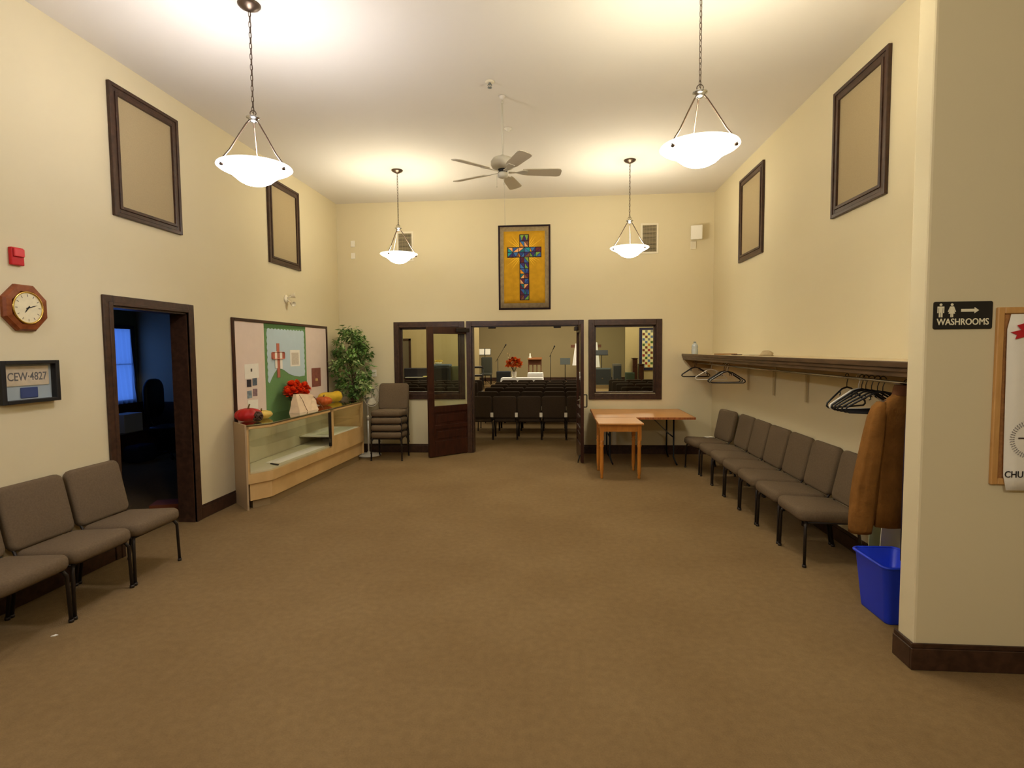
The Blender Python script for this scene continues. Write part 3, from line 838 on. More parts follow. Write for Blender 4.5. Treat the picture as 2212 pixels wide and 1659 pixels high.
def leaf_at(bm, p, d, l, w_, mi):
    s_ = d.cross(Vector((rnd.uniform(-.6, .6), rnd.uniform(-.6, .6), 1))).normalized() * l * w_
    nn = s_.cross(d).normalized() * l * .10
    a = bm.verts.new(p); b1 = bm.verts.new(p + d * l * .4 + s_ - nn); b2 = bm.verts.new(p + d * l * .4 - s_ - nn); mdl = bm.verts.new(p + d * l * .45); e = bm.verts.new(p + d * l)
    for q in ([a, b1, mdl], [a, mdl, b2], [b1, e, mdl], [mdl, e, b2]):
        f = bm.faces.new(q); f.material_index = mi
bm = BM()
for cx, cy, cz, a in clus:
    pale = rnd.random() < .35
    for j in range(rnd.randrange(12, 22)):
        p = Vector((cx, cy, cz)) + Vector((rnd.gauss(0, .035), rnd.gauss(0, .035), rnd.gauss(0, .035)))
        b_ = rnd.uniform(0, 2 * PI)
        d = Vector((math.cos(b_) + .5 * math.cos(a), math.sin(b_) + .5 * math.sin(a), rnd.uniform(-1.6, .35))).normalized()
        leaf_at(bm, p, d, rnd.uniform(.06, .105), rnd.uniform(.20, .27), 1 if (pale and rnd.random() < .6) or rnd.random() < .08 else 0)
for v in bm.verts:
    v.co.x = max(v.co.x, -.325); v.co.y = min(v.co.y, .35)
obj('foliage', bm, [FIC, FIC2], t)
bm = BM()
for k in range(3):
    a = 2 * PI * k / 3
    tube(bm, [(.03 * math.cos(a), .03 * math.sin(a), .22), (.02 * math.cos(a + 2), .02 * math.sin(a + 2), .6), (.03 * math.cos(a + 4), .03 * math.sin(a + 4), 1.0), (.12 * math.cos(a), .12 * math.sin(a), 1.6)], [.016, .014, .012, .005], 7)
for k in range(14):
    a = rnd.uniform(0, 6.28); z = rnd.uniform(.95, 1.6); tube(bm, [(0, 0, z), (.2 * math.cos(a), .2 * math.sin(a), z + .12)], [.006, .002], 5)
obj('trunk', bm, mat('ficus_bark', rgb(92, 70, 48), .8), t)
bm = BM(); lathe(bm, [(0, 0), (.11, 0), (.15, .24), (.16, .25), (.15, .26), (.135, .24), (.0, .22)], 28); obj('pot', bm, mat('brown_pot', rgb(84, 56, 38), .6), t)

# ================================================================ PEDESTAL FAN
t = thing('pedestal_fan', 'white pedestal fan between display case and chair stack', 'fan', (-3.03, 8.62, 0))
bm = BM(); lathe(bm, [(0, 0), (.195, 0), (.2, .012), (.17, .022), (.03, .04), (.02, .06), (0, .06)], 36); obj('fan_base', bm, WHITE, t)
bm = BM(); tube(bm, [(0, 0, .04), (0, 0, .62)], .014); tube(bm, [(0, 0, .60), (0, 0, .86)], .009); obj('fan_pole', bm, WHITE, t)
bm = BM(); lathe(bm, [(0, .57), (.02, .57), (.022, .62), (.014, .64), (0, .64)], 14); obj('height_collar', bm, CREAM, t)
FA = Matrix.Translation((0, 0, .955)) @ Matrix.Rotation(R(-28), 4, 'Z')   # axis +x
AX = FA @ Matrix.Rotation(PI / 2, 4, 'Y')
bm = BM(); lathe(bm, [(0, -.10), (.035, -.095), (.052, -.05), (.055, .02), (.045, .05), (0, .055)], 20, AX); tube(bm, [(0, 0, .84), (0, 0, .93)], .02); obj('motor_housing', bm, WHITE, t)
bm = BM()
RC = .165
for k in range(26):
    a = 2 * PI * k / 26
    tube(bm, [(.03 * math.cos(a), .03 * math.sin(a), .055), (RC * .6 * math.cos(a), RC * .6 * math.sin(a), .06), (RC * math.cos(a), RC * math.sin(a), .10), (RC * .6 * math.cos(a), RC * .6 * math.sin(a), .145), (.03 * math.cos(a), .03 * math.sin(a), .15)], .0012, 4, AX)
for rr, z, q in ((RC, .10, .004), (.03, .055, .003), (.035, .15, .003), (.1, .06, .0015), (.1, .145, .0015)):
    tube(bm, [(rr * math.cos(2 * PI * k / 36), rr * math.sin(2 * PI * k / 36), z) for k in range(36)], q, 6, AX, closed=True)
obj('fan_cage', bm, WHITE, t)
BLF = mat('pale_fan_blade', rgb(222, 214, 186), .4)
for j in range(3):
    bm = BM(); g = []
    for i in range(7):
        r_ = .03 + .11 * i / 6; row = []
        for q in range(5):
            a = 2 * PI * j / 3 + (q / 4 - .5) * 1.25
            row.append(bm.verts.new(AX @ Vector((r_ * math.cos(a), r_ * math.sin(a), .10 + (q / 4 - .5) * .035))))
        g.append(row)
    for i in range(6):
        for q in range(4):
            f = bm.faces.new([g[i][q], g[i][q + 1], g[i + 1][q + 1], g[i + 1][q]]); f.smooth = True
    obj('fan_blade', bm, BLF, t)

# ================================================================ CHAIRS
def make_chair(name, label, cat, fab, card=False, group=None):
    t = thing(name, label, cat, (0, 0, 0), 0, group)
    bm = BM(); pillow(bm, .475, .455, .098, .065, .04, Matrix.Translation((0, -.035, .384)) @ Matrix.Rotation(R(-3), 4, 'X'), .012); obj('seat', bm, fab, t)
    Mb = Matrix.Translation((0, .245, .615)) @ Matrix.Rotation(R(-12), 4, 'X') @ Matrix.Rotation(PI / 2, 4, 'X')
    bm = BM(); pillow(bm, .475, .42, .062, .055, .026, Mb, .006); obj('backrest', bm, fab, t)
    for s in (-1, 1):
        bm = BM(); tube(bm, [(s * .205, -.20, .345), (s * .228, -.215, .30), (s * .236, -.22, .008)], .0115); lathe(bm, [(0, 0), (.015, 0), (.015, .02), (0, .02)], 10, Matrix.Translation((s * .236, -.22, 0))); obj('leg', bm, TUBE, t)
        bm = BM(); tube(bm, [(s * .215, .13, .345), (s * .23, .17, .28), (s * .236, .21, .008)], .0115); lathe(bm, [(0, 0), (.015, 0), (.015, .02), (0, .02)], 10, Matrix.Translation((s * .236, .21, 0))); obj('leg', bm, TUBE, t)
    bm = BM()
    for s in (-1, 1): tube(bm, [(s * .205, -.2, .335), (s * .215, .15, .335), (s * .205, .205, .42), (s * .19, .245, .58)], .010)
    tube(bm, [(-.205, -.19, .333), (.205, -.19, .333)], .009); tube(bm, [(-.21, .13, .333), (.21, .13, .333)], .009)
    obj('seat_frame', bm, TUBE, t)
    if card:
        bm = BM(); box(bm, -.262, -.205, .262, .274, .43, .515, bev=.004, seg=1); obj('card_holder', bm, PAPER, t)
    return t
chair = make_chair('stacking_chair', '', 'chair', FAB)
first = [True]
def place(x, y, rz, label, group, z=0):
    if first[0]:
        first[0] = False
        chair.location = (x, y, z); chair.rotation_euler = (0, 0, rz); chair['label'] = label; chair['group'] = group; return chair
    return dup(chair, (x, y, z), rz, label, group)
# left wall, facing +x
for i, (y, lb) in enumerate(((3.905, 'brown chair at left wall standing in front of the dark doorway'),
                             (3.395, 'brown chair below the licence plate frame, middle of left wall row'),
                             (2.89, 'brown chair at left wall cut off by the picture edge'))):
    place(-3.255 + .006 * i, y, R(90), lb, 'brown chairs along the left wall')
# right wall, facing -x
rl = ['nearest brown chair at right wall, beside the hanging tan coat', 'second brown chair from the tan coat in right wall row', 'third brown chair from the tan coat in right wall row',
      'fourth brown chair from the tan coat in right wall row', 'fifth brown chair from the tan coat in right wall row', 'sixth brown chair from the coat, next to last in right wall row',
      'farthest brown chair in right wall row, turned slightly, with paper on seat']
ys = [4.535, 5.055, 5.57, 6.085, 6.60, 7.115]
for i, y in enumerate(ys): place(2.077, y, R(-90) + R((0, .6, -.5, .4, -.6, .5)[i]), rl[i], 'brown chairs along the right wall')
place(2.03, 7.70, R(-90) + R(9), rl[6], 'brown chairs along the right wall')
# stack
for k in range(4):
    place(-2.60, 8.385 + .004 * k, R(1.5), ('bottom chair of the brown chair stack by the back wall', 'second chair from the bottom of the brown chair stack', 'third chair from the bottom of the brown chair stack', 'topmost chair of the brown chair stack, its backrest showing')[k], 'stacked brown chairs', z=.11 * k)
bm = BM(); box(bm, -.05, .05, -.035, .035, 0, .004, Matrix.Translation((2.06, 7.78, .447)) @ Matrix.Rotation(R(20), 4, 'Z')); tag(obj('paper_slip', bm, PAPER), 'small pale paper slip on the farthest right wall chair', 'paper')
bm = BM(); prism(bm, [(0, 0), (.022, .006), (.03, .02), (.01, .024)], .0, .004, Matrix.Translation((-2.99, 2.95, .001))); tag(obj('paper_scrap', bm, PAPER), 'tiny white scrap of paper on the carpet near left chairs', 'scrap')

# sanctuary chairs
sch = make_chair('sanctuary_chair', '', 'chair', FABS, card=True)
sfirst = [True]
def splace(x, y, label, group):
    if sfirst[0]:
        sfirst[0] = False; sch.location = (x, y, 0); sch['label'] = label; sch['group'] = group; return
    dup(sch, (x, y, 0), 0, label, group)
rown = ['nearest', 'second', 'third', 'fourth', 'fifth', 'farthest']
coln = ['first', 'second', 'third', 'fourth', 'fifth']
rowY = [10.40, 11.55, 12.75, 13.85, 14.85, 15.75]
# chairs face away from the camera (towards the stage): rotate 180
def splace_r(x, y, label, group):
    if sfirst[0]:
        sfirst[0] = False; sch.location = (x, y, 0); sch.rotation_euler = (0, 0, PI); sch.scale = (.93, 1, 1); sch['label'] = label; sch['group'] = group; return
    dup(sch, (x, y, 0), PI, label, group)
for r_, y in enumerate(rowY):
    for c_ in range(5):
        splace_r(-1.435 + .452 * c_ + (.08 if r_ == 5 else 0), y, 'dark sanctuary chair, %s row of the centre block, %s from its left end' % (rown[r_], coln[c_]), 'centre block of sanctuary chairs')
    for c_ in range(5):
        splace_r(1.62 + .452 * c_, y + .1, 'dark sanctuary chair, %s row of the right block, %s from the aisle' % (rown[r_], coln[c_]), 'right block of sanctuary chairs')
    for c_ in range(5):
        if r_ == 0 and c_ == 0: continue
        splace_r(-2.35 - .452 * c_, y + .1, 'dark sanctuary chair, %s row of the left block, %s from the aisle' % (rown[r_], coln[c_]), 'left block of sanctuary chairs')

# ================================================================ BACK WALL THINGS
def grille(x0, x1, z0, z1, label):
    t = thing('air_vent', label, 'vent', ((x0 + x1) / 2, D, (z0 + z1) / 2), 0, 'white air vents high on the back wall')
    hw, hh = (x1 - x0) / 2, (z1 - z0) / 2
    bm = BM()
    for (a, b_, c_, d_) in ((-hw, -hw + .03, -hh, hh), (hw - .03, hw, -hh, hh), (-hw + .03, hw - .03, -hh, -hh + .03), (-hw + .03, hw - .03, hh - .03, hh)):
        box(bm, a, b_, -.012, 0, c_, d_, bev=.002, seg=1)
    obj('vent_frame', bm, CREAM, t)
    bm = BM(); box(bm, -hw + .02, hw - .02, -.003, 0, -hh + .02, hh - .02); obj('vent_back', bm, mat('duct_dark', rgb(70, 62, 48), .9), t)
    bm = BM()
    n = 22
    for k in range(n):
        z = -hh + .035 + (2 * hh - .07) * k / (n - 1)
        box(bm, -hw + .028, hw - .028, -.0005, .0005, -.0065, .0065, Matrix.Translation((0, -.007, z)) @ Matrix.Rotation(R(48), 4, 'X'))
    for k in range(5): box(bm, -hw + .05 + (2 * hw - .1) * k / 4 - .001, -hw + .05 + (2 * hw - .1) * k / 4 + .001, -.006, -.003, -hh + .03, hh - .03)
    obj('louvres', bm, mat('vent_louvre_grey', rgb(176, 162, 128), .6) if 'louv' not in bpy.data.materials else bpy.data.materials['louv'], t)
grille(-2.58, -2.305, 3.10, 3.575, 'white louvred vent partly behind the far left pendant lamp')
grille(1.284, 1.557, 3.135, 3.605, 'white louvred vent to the right of the far right pendant lamp')
t = thing('wall_speaker', 'small white wall speaker box near the back right corner', 'speaker', (2.115, D, 3.425))
bm = BM(); box(bm, -.085, .085, -.06, .06, -.105, .105, Matrix.Translation((-.005, -.10, 0)) @ Matrix.Rotation(R(-14), 4, 'Z') @ Matrix.Rotation(R(6), 4, 'X'), bev=.012); obj('speaker_cabinet', bm, WHITE, t)
bm = BM(); box(bm, -.02, .02, -.06, 0, -.02, .02); obj('wall_bracket', bm, CREAM, t)
bm = BM(); box(bm, -.045, .04, -.02, 0, -.235, -.115, bev=.005); tag(obj('junction_plate', bm, CREAM), 'small cream plate on back wall just below the white speaker', 'wall plate'); bpy.data.objects['junction_plate'].location = (2.085, D, 3.425)
for z, lb in ((3.40, 'upper of two small white wall sensors left of the vent'), (3.208, 'lower of two small white wall sensors left of the vent')):
    bm = BM(); box(bm, -.036, .036, -.018, 0, -.05, .05, bev=.008); o = obj('wall_sensor', bm, WHITE); o.location = (-3.305, D, z); tag(o, lb, 'sensor', 'white sensors on the back wall')
t = thing('light_switch', 'white light switch plate beside the ficus on back wall', 'switch', (-3.0, D, 1.305))
bm = BM(); box(bm, -.036, .036, -.007, 0, -.057, .057, bev=.003, seg=1); obj('switch_plate', bm, WHITE, t)
bm = BM(); box(bm, -.012, .012, -.013, -.006, -.024, .024, bev=.002, seg=1); obj('switch_rocker', bm, CREAM, t)

# quilt banner with the cross
t = thing('cross_quilt', 'quilted gold wall hanging with a stained-glass patchwork cross', 'wall hanging', (-.525, D, 2.965), R(0))
QG = mat('gold_fabric', rgb(198, 148, 28), .9, noise=(14, .10), bump=(26, .5, .006))
QB = mat('grey_border_fabric', rgb(150, 132, 100), .9, noise=(22, .18))
QD = mat('dark_binding', rgb(46, 32, 36), .9)
QR = mat('bright_gold_fabric', rgb(236, 186, 46), .9)
def qsheet(bm, x0, x1, z0, z1, y0, y1, wob=0.004, n=10):
    bm2 = bm
    fr = [[bm2.verts.new((x0 + (x1 - x0) * i / n, y0 + wob * math.sin(i * 1.3 + j * .7), z0 + (z1 - z0) * j / n)) for i in range(n + 1)] for j in range(n + 1)]
    bk = [[bm2.verts.new((x0 + (x1 - x0) * i / n, y1, z0 + (z1 - z0) * j / n)) for i in range(n + 1)] for j in range(n + 1)]
    for j in range(n):
        for i in range(n):
            f = bm2.faces.new([fr[j][i], fr[j][i + 1], fr[j + 1][i + 1], fr[j + 1][i]]); f.smooth = True
            bm2.faces.new([bk[j][i + 1], bk[j][i], bk[j + 1][i], bk[j + 1][i + 1]])
    for k in range(n):
        bm2.faces.new([fr[0][k + 1], fr[0][k], bk[0][k], bk[0][k + 1]]); bm2.faces.new([fr[n][k], fr[n][k + 1], bk[n][k + 1], bk[n][k]])
        bm2.faces.new([fr[k][0], fr[k + 1][0], bk[k + 1][0], bk[k][0]]); bm2.faces.new([fr[k + 1][n], fr[k][n], bk[k][n], bk[k + 1][n]])
bm = BM(); qsheet(bm, -.412, .412, -.663, .663, -.010, -.002, .001); obj('binding', bm, QD, t)
bm = BM(); qsheet(bm, -.383, .383, -.634, .634, -.0135, -.010, .0008); obj('border', bm, QB, t)
bm = BM(); qsheet(bm, -.325, .325, -.560, .565, -.0175, -.0135, .0008, 14); obj('gold_field', bm, QG, t)
rays = BM(); rnd = random.Random(9)
for q in range(4):
    for k in range(9):
        a = R(12 + 66 * k / 8) + q * PI / 2
        L = rnd.uniform(.13, .25) * (1.15 if k in (3, 4, 5) else .9)
        c0 = Vector((0, 0, .237))
        d = Vector((math.cos(a), 0, math.sin(a))); n_ = Vector((-d.z, 0, d.x)) * .011
        s0 = .085
        vs = [c0 + d * s0 + n_, c0 + d * s0 - n_, c0 + d * (s0 + L)]
        va = [rays.verts.new((v.x, -.0192, v.z)) for v in vs]; vb = [rays.verts.new((v.x, -.0175, v.z)) for v in vs]
        rays.faces.new(va); rays.faces.new(vb[::-1])
        for i in range(3): rays.faces.new([va[(i + 1) % 3], va[i], vb[i], vb[(i + 1) % 3]])
obj('gold_rays', rays, QR, t)
bm = BM()
box(bm, -.076, .076, -.0225, -.0205, -.515, .515); box(bm, -.27, .27, -.0227, -.0205, .155, .318)
obj('cross_binding', bm, QD, t)
# patchwork of the cross, each patch inset from its neighbours so that the dark binding shows
cols = [(92, 40, 66), (52, 70, 128), (70, 120, 176), (226, 150, 30), (104, 44, 44), (232, 170, 110), (40, 112, 120), (122, 160, 70), (66, 52, 110), (40, 150, 150), (128, 84, 62), (58, 96, 160)]
pm = [mat('patch_%s' % n, rgb(*c0), .9, noise=(40, .15)) for n, c0 in zip(('plum', 'navy', 'sky', 'amber', 'wine', 'peach', 'teal', 'lime', 'violet', 'turquoise', 'rust', 'azure'), cols)]
bm = BM(); rnd = random.Random(21)
def patch(pts, ci):
    cx = sum(p[0] for p in pts) / len(pts); cz = sum(p[1] for p in pts) / len(pts)
    q = []
    for p in pts:
        d = Vector((p[0] - cx, p[1] - cz)); L = d.length
        q.append((cx + d.x * (1 - .008 / max(L, .012)), cz + d.y * (1 - .008 / max(L, .012))))
    wallquad(bm, q, 'Y', (-.0245, -.0227), ci)
def cell(x0, x1, z0, z1, i):
    k = rnd.random(); cs = rnd.sample(range(12), 3)
    if k < .45: patch([(x0, z0), (x1, z0), (x0, z1)], cs[0]); patch([(x1, z0), (x1, z1), (x0, z1)], cs[1])
    elif k < .85: patch([(x0, z0), (x1, z0), (x1, z1)], cs[0]); patch([(x0, z0), (x1, z1), (x0, z1)], cs[1])
    else:
        mx_ = x0 + (x1 - x0) * rnd.uniform(.35, .65); patch([(x0, z0), (mx_, z0), (x0, z1)], cs[0]); patch([(mx_, z0), (x1, z1), (x0, z1)], cs[1]); patch([(mx_, z0), (x1, z0), (x1, z1)], cs[2])
zz = [-.508, -.43, -.34, -.26, -.175, -.10, -.02, .07, .16]
for i in range(8):
    a = rnd.uniform(-.012, .012); cell(-.069, 0 + a, zz[i], zz[i + 1], i); cell(0 + a, .069, zz[i], zz[i + 1], i)
xx = [-.262, -.18, -.09, 0, .09, .18, .262]
for i in range(6): cell(xx[i], xx[i + 1], .163, .238, i); cell(xx[i], xx[i + 1], .238, .311, i)
cell(-.069, 0, .318, .41, 0); cell(0, .069, .318, .41, 0); cell(-.069, 0, .41, .508, 0); cell(0, .069, .41, .508, 0)
obj('patchwork_cross', bm, pm, t)

# ================================================================ DOUBLE DOOR LEAVES
def leaf(name, label, hx, hy, ang, flip):
    """leaf in local x from 0 (hinge) to .85, thickness along y, front face -y"""
    t = thing(name, label, 'door', (hx, hy, 0), ang)
    L = .845; T = .022
    bm = BM()
    for (a, b_, c_, d_) in ((0, .105, .012, 2.03), (L - .105, L, .012, 2.03), (.105, L - .105, .012, .25), (.105, L - .105, .70, .80), (.105, L - .105, 1.925, 2.03)):
        box(bm, a, b_, -T, T, c_, d_, bev=.003, seg=1)
    box(bm, .105, L - .105, -T, T, .44, .50, bev=.003, seg=1)
    obj('door_frame', bm, MAHOG, t)
    bm = BM()
    for z0, z1 in ((.25, .44), (.50, .70)):
        box(bm, .10, L - .10, -.010, .010, z0, z1)
        box(bm, .15, L - .15, -.017, .017, z0 + .035, z1 - .035, bev=.006, seg=1)
    obj('lower_panel', bm, MAHOG, t)
    bm = BM(); box(bm, .10, L - .10, -.003, .003, .79, 1.93); obj('door_glass', bm, GLASS, t)
    return t
lf = leaf('door_leaf', 'left dark red-brown door leaf with glass, swung open into lobby', -1.385, 8.985, R(223.5), 1)
lf2 = leaf('door_leaf', 'right dark door leaf of the sanctuary doorway, seen edge on', .312, 8.93, R(-87.5), -1)
bm = BM()
for zz_ in (.30,): pass
tube(bm, [(.75, .022, 1.00), (.75, .07, 1.00), (.75, .075, .99), (.75, .075, .83), (.75, .07, .82), (.75, .022, .82)], .008)
obj('pull_handle', bm, BLACKM, lf2)
bm = BM(); box(bm, .70, .80, -.035, -.02, .86, .98, bev=.004, seg=1); tube(bm, [(.78, -.04, .93), (.70, -.06, .905)], .008); obj('lever_handle', bm, CHROME, lf2)
bm = BM(); tube(bm, [(.80, -.03, .12), (.80, -.055, .04), (.80, -.06, .005)], .008); obj('kick_stop', bm, BLACKM, lf2)
for l_ in (lf, lf2):
    s_ = 1 if l_ is lf else 1
    bm = BM(); box(bm, .10, .34, .022 * s_, .068 * s_, 1.955, 2.015, bev=.006, seg=1) if l_ is lf else box(bm, .10, .34, -.068, -.022, 1.955, 2.015, bev=.006, seg=1)
    obj('door_closer', bm, TUBE, l_)

# ================================================================ TABLES
def turned(bm, x, y, z1, s=1.0):
    r = .025 * s
    lathe(bm, [(0, 0), (.016, 0), (.02, .02), (.015, .05), (.02, .06), (.024, .12), (.025, .30), (.022, .40), (.03, .43), (.018, .445), (.029, .46), (.02, .475), (.026, .50), (0, .50)], 16, None, (x, y))
    box(bm, x - .024, x + .024, y - .024, y + .024, .495, z1)
t = thing('small_oak_table', 'small honey oak table with turned legs standing before the long table', 'table', (.79, 7.415, 0), R(1))
bm = BM(); box(bm, -.285, .285, -.315, .312, .700, .722, bev=.004, seg=2); obj('tabletop', bm, OAK, t)
bm = BM()
box(bm, -.215, .215, -.262, -.244, .61, .6995); box(bm, -.215, .215, .232, .250, .61, .6995); box(bm, -.250, -.232, -.23, .22, .61, .6995); box(bm, .232, .250, -.23, .22, .61, .6995)
obj('apron', bm, OAKD, t)
for sx_ in (-1, 1):
    for sy_ in (-1, 1):
        bm = BM(); turned(bm, sx_ * .238, sy_ * .242 - .008, .6995); obj('leg', bm, OAKD, t)
t = thing('long_folding_table', 'long wood-topped table with bark-like edge along the back wall', 'table', (1.19, 8.30, 0), 0)
bm = BM(); box(bm, -.68, .68, -.56, .55, .698, .722, bev=.003, seg=1); obj('tabletop', bm, OAK, t)
bm = BM()
rnd2 = random.Random(2)
pts = [(-.68 + 1.36 * k / 40, -.562 - rnd2.uniform(0, .006)) for k in range(41)]
prism(bm, [(.68, -.555), (-.68, -.555)] + pts, .692, .7215); box(bm, .680, .686, -.56, .55, .694, .721); box(bm, -.686, -.680, -.56, .55, .694, .721); obj('table_edge', bm, LIVE, t)
for sx_ in (-1, 1):
    for sy_ in (-1, 1):
        bm = BM(); tube(bm, [(sx_ * .45, sy_ * .26, .698), (sx_ * .45, sy_ * .26, .12), (sx_ * .45 + .02, sy_ * .30, .05), (sx_ * .45 + .04, sy_ * .32, .012)], .012); obj('leg', bm, BLACKM, t)
    bm = BM(); tube(bm, [(sx_ * .45, -.26, .40), (sx_ * .45, .26, .40)], .009); obj('cross_bar', bm, BLACKM, t)
bm = BM(); tube(bm, [(-.45, 0, .40), (-.15, 0, .69)], .008); tube(bm, [(.45, 0, .40), (.15, 0, .69)], .008); obj('folding_brace', bm, TIN, t)

# ================================================================ COAT SHELF
SY0, SY1 = 3.09, D - .003
t = thing('coat_shelf', 'long dark moulded coat shelf with hanging rail along right wall', 'shelf')
bm = BM(); box(bm, 1.945, XR - .001, SY0, SY1, 1.562, 1.580); obj('shelf_board', bm, mat('pale_shelf_top', rgb(206, 188, 150), .5), t)
bm = BM()
box(bm, 1.925, 1.945, SY0, SY1, 1.546, 1.583, bev=.004, seg=1)
box(bm, 1.935, 1.960, SY0, SY1, 1.520, 1.548, bev=.006, seg=2)
box(bm, 1.945, 1.965, SY0, SY1, 1.492, 1.522, bev=.003, seg=1)
obj('crown_moulding', bm, SHELFW, t)
bm = BM(); box(bm, XR - .02, XR - .001, SY0, SY1, 1.42, 1.562, bev=.003, seg=1)
prism(bm, [(1.965, 1.492), (1.965, 1.562), (XR - .02, 1.562), (XR - .02, 1.36), (2.08, 1.36)], -.02, 0, Matrix.Translation((0, SY1, 0)) @ Matrix.Rotation(PI / 2, 4, 'X') @ Matrix.Translation((0, 0, .02)))
obj('wall_cleat', bm, mat('cleat_wood', rgb(150, 124, 78), .5, noise=(3, .05)), t)
bm = BM(); tube(bm, [(2.09, SY0 + .001, 1.447), (2.09, SY1 - .021, 1.447)], .011, 10); obj('hanging_rail', bm, CHROME, t)
for y in (5.545, 6.36, 7.195):
    bm = BM()
    box(bm, XR - .028, XR - .019, y - .014, y + .014, 1.14, 1.42)
    box(bm, 1.99, XR - .02, y - .010, y + .010, 1.545, 1.562)
    tube(bm, [(2.09, y, 1.55), (2.09, y, 1.455)], .005)
    obj('shelf_bracket', bm, mat('bracket_beige', rgb(190, 174, 134), .5) if y == 5.545 else bpy.data.materials['bracket_beige'], t)

t = thing('water_bottle', 'clear plastic water bottle standing at the far end of coat shelf', 'bottle', (1.99, 8.33, 1.580))
PLB = mat('frosty_plastic', rgb(176, 182, 178), .2, spec=.6)
bm = BM(); lathe(bm, [(0, 0), (.042, 0), (.046, .01), (.046, .07), (.041, .085), (.046, .10), (.044, .125), (.03, .15), (.016, .16), (.016, .172), (0, .172)], 24, None, (0, 0), 0, 1, 1, 12, .02); obj('bottle_body', bm, PLB, t)
bm = BM(); lathe(bm, [(0, .166), (.019, .166), (.019, .182), (0, .182)], 20); obj('bottle_cap', bm, mat('grey_cap', rgb(140, 148, 150), .4), t)
bm = BM(); box(bm, -.12, .12, -.10, .10, 0, .012, bev=.002, seg=1); o = obj('brown_book', bm, mat('brown_cover', rgb(140, 92, 40), .6)); o.location = (2.20, 7.55, 1.5805); tag(o, 'thin brown book lying on the coat shelf next to bottle', 'book')
bm = BM(); box(bm, -.05, .05, -.045, .045, 0, .010, bev=.002, seg=1); o = obj('dark_notebook', bm, mat('dark_cover', rgb(60, 44, 36), .6)); o.location = (2.13, 6.86, 1.5805); tag(o, 'small dark notebook on the coat shelf beside a grey paper pad', 'notebook')
bm = BM(); box(bm, -.06, .06, -.10, .10, 0, .008, bev=.001, seg=1); o = obj('grey_paper_pad', bm, mat('grey_paper', rgb(170, 160, 140), .7)); o.location = (2.2, 6.55, 1.5805); tag(o, 'thin grey paper pad lying on the middle of coat shelf', 'paper')
bm = BM()
g = []
for j in range(6):
    row = []
    for i in range(8):
        a = 2 * PI * i / 8; r_ = (.09, .095, .08, .06, .035, .01)[j]
        row.append(bm.verts.new((r_ * .7 * math.cos(a) + rnd.uniform(-.012, .012), r_ * math.sin(a) + rnd.uniform(-.012, .012), (0, .012, .03, .045, .055, .058)[j])))
    g.append(row)
for j in range(5):
    for i in range(8): f = bm.faces.new([g[j][i], g[j][(i + 1) % 8], g[j + 1][(i + 1) % 8], g[j + 1][i]]); f.smooth = True
bm.faces.new(g[0][::-1]); bm.faces.new(g[-1])
o = obj('knitted_glove', bm, mat('beige_wool', rgb(178, 160, 124), .95, noise=(40, .15))); o.location = (2.17, 6.02, 1.5805); tag(o, 'crumpled beige glove lying on the middle of coat shelf', 'glove')

# hangers: local plane x, hook at origin top resting on rail
def hanger_mesh(kind):
    bm = BM(); r = .0065 if kind == 'plastic' else .0022
    hw = .205; top = -.085
    hk = [(0.0, 0, top), (0, 0, -.045)] + [(.018 * math.cos(a) * 1.0, 0, .0 - .010 + .020 * math.sin(a)) for a in [R(-60 + 30 * k) for k in range(0, 10)]]
    tube(bm, [(0, 0, top + .0), (0, 0, -.055)] + [(.019 * math.cos(R(q)), 0, -.007 + .021 * math.sin(R(q))) for q in (-90, -60, -30, 0, 30, 60, 90, 120, 150, 175)][1:], .003 if kind == 'plastic' else .002, 6)
    pts = [(0, 0, top), (-.05, 0, top - .012), (-.15, 0, top - .075), (-hw + .005, 0, top - .108), (-hw, 0, top - .128), (-hw + .02, 0, top - .142), (0, 0, top - .143), (hw - .02, 0, top - .142), (hw, 0, top - .128), (hw - .005, 0, top - .108), (.15, 0, top - .075), (.05, 0, top - .012)]
    tube(bm, pts, r, 7, closed=True)
    if kind == 'plastic':
        for s in (-1, 1): tube(bm, [(s * .07, 0, top - .03), (s * .065, 0, top - .05), (s * .075, 0, top - .056)], .004, 5)
    return bm
HB = obj('coat_hanger', hanger_mesh('plastic'), BLACK)
HW = obj('coat_hanger', hanger_mesh('plastic'), mat('white_hanger', rgb(226, 220, 206), .4))
RZ = 1.458
def hang(src, y, rot, label, group, tilt=0, isfirst=False):
    o = src if isfirst else src.copy()
    if not isfirst: C.objects.link(o)
    o.location = (2.09, y, RZ + .004); o.rotation_euler = (0, R(tilt), R(rot))
    tag(o, label, 'hanger', group); return o
gn, gf = 'coat hangers near the tan coat', 'coat hangers at the far end of the rail'
hang(HB, 4.22, 28, 'single black hanger hanging apart, nearest group on the rail', gn, isfirst=True)
hang(HW, 4.06, 8, 'white hanger in front of the near black hanger group', gn, isfirst=True)
for y, rz, lb in ((4.02, 5, 'black hanger directly behind the near white hanger'), (3.97, 2, 'black hanger, second behind the near white hanger'), (3.90, -6, 'black hanger in the middle of the near group'),
                  (3.83, -12, 'black hanger two places from the tan coat'), (3.77, -16, 'black hanger hanging right against the tan coat')):
    hang(HB, y, rz, lb, gn)
hang(HB, 8.74, 8, 'leftmost black hanger at the far end of the rail', gf)
hang(HB, 8.66, -4, 'black hanger behind the leftmost one at the far rail end', gf)
hang(HW, 7.82, -14, 'white hanger standing alone in the far hanger group', gf)
for y, rz, lb in ((7.22, 4, 'nearest black hanger of the far hanger cluster'), (7.15, 0, 'second black hanger of the far hanger cluster'), (7.06, -5, 'rearmost black hanger of the far hanger cluster')):
    hang(HB, y, rz, lb, gf)
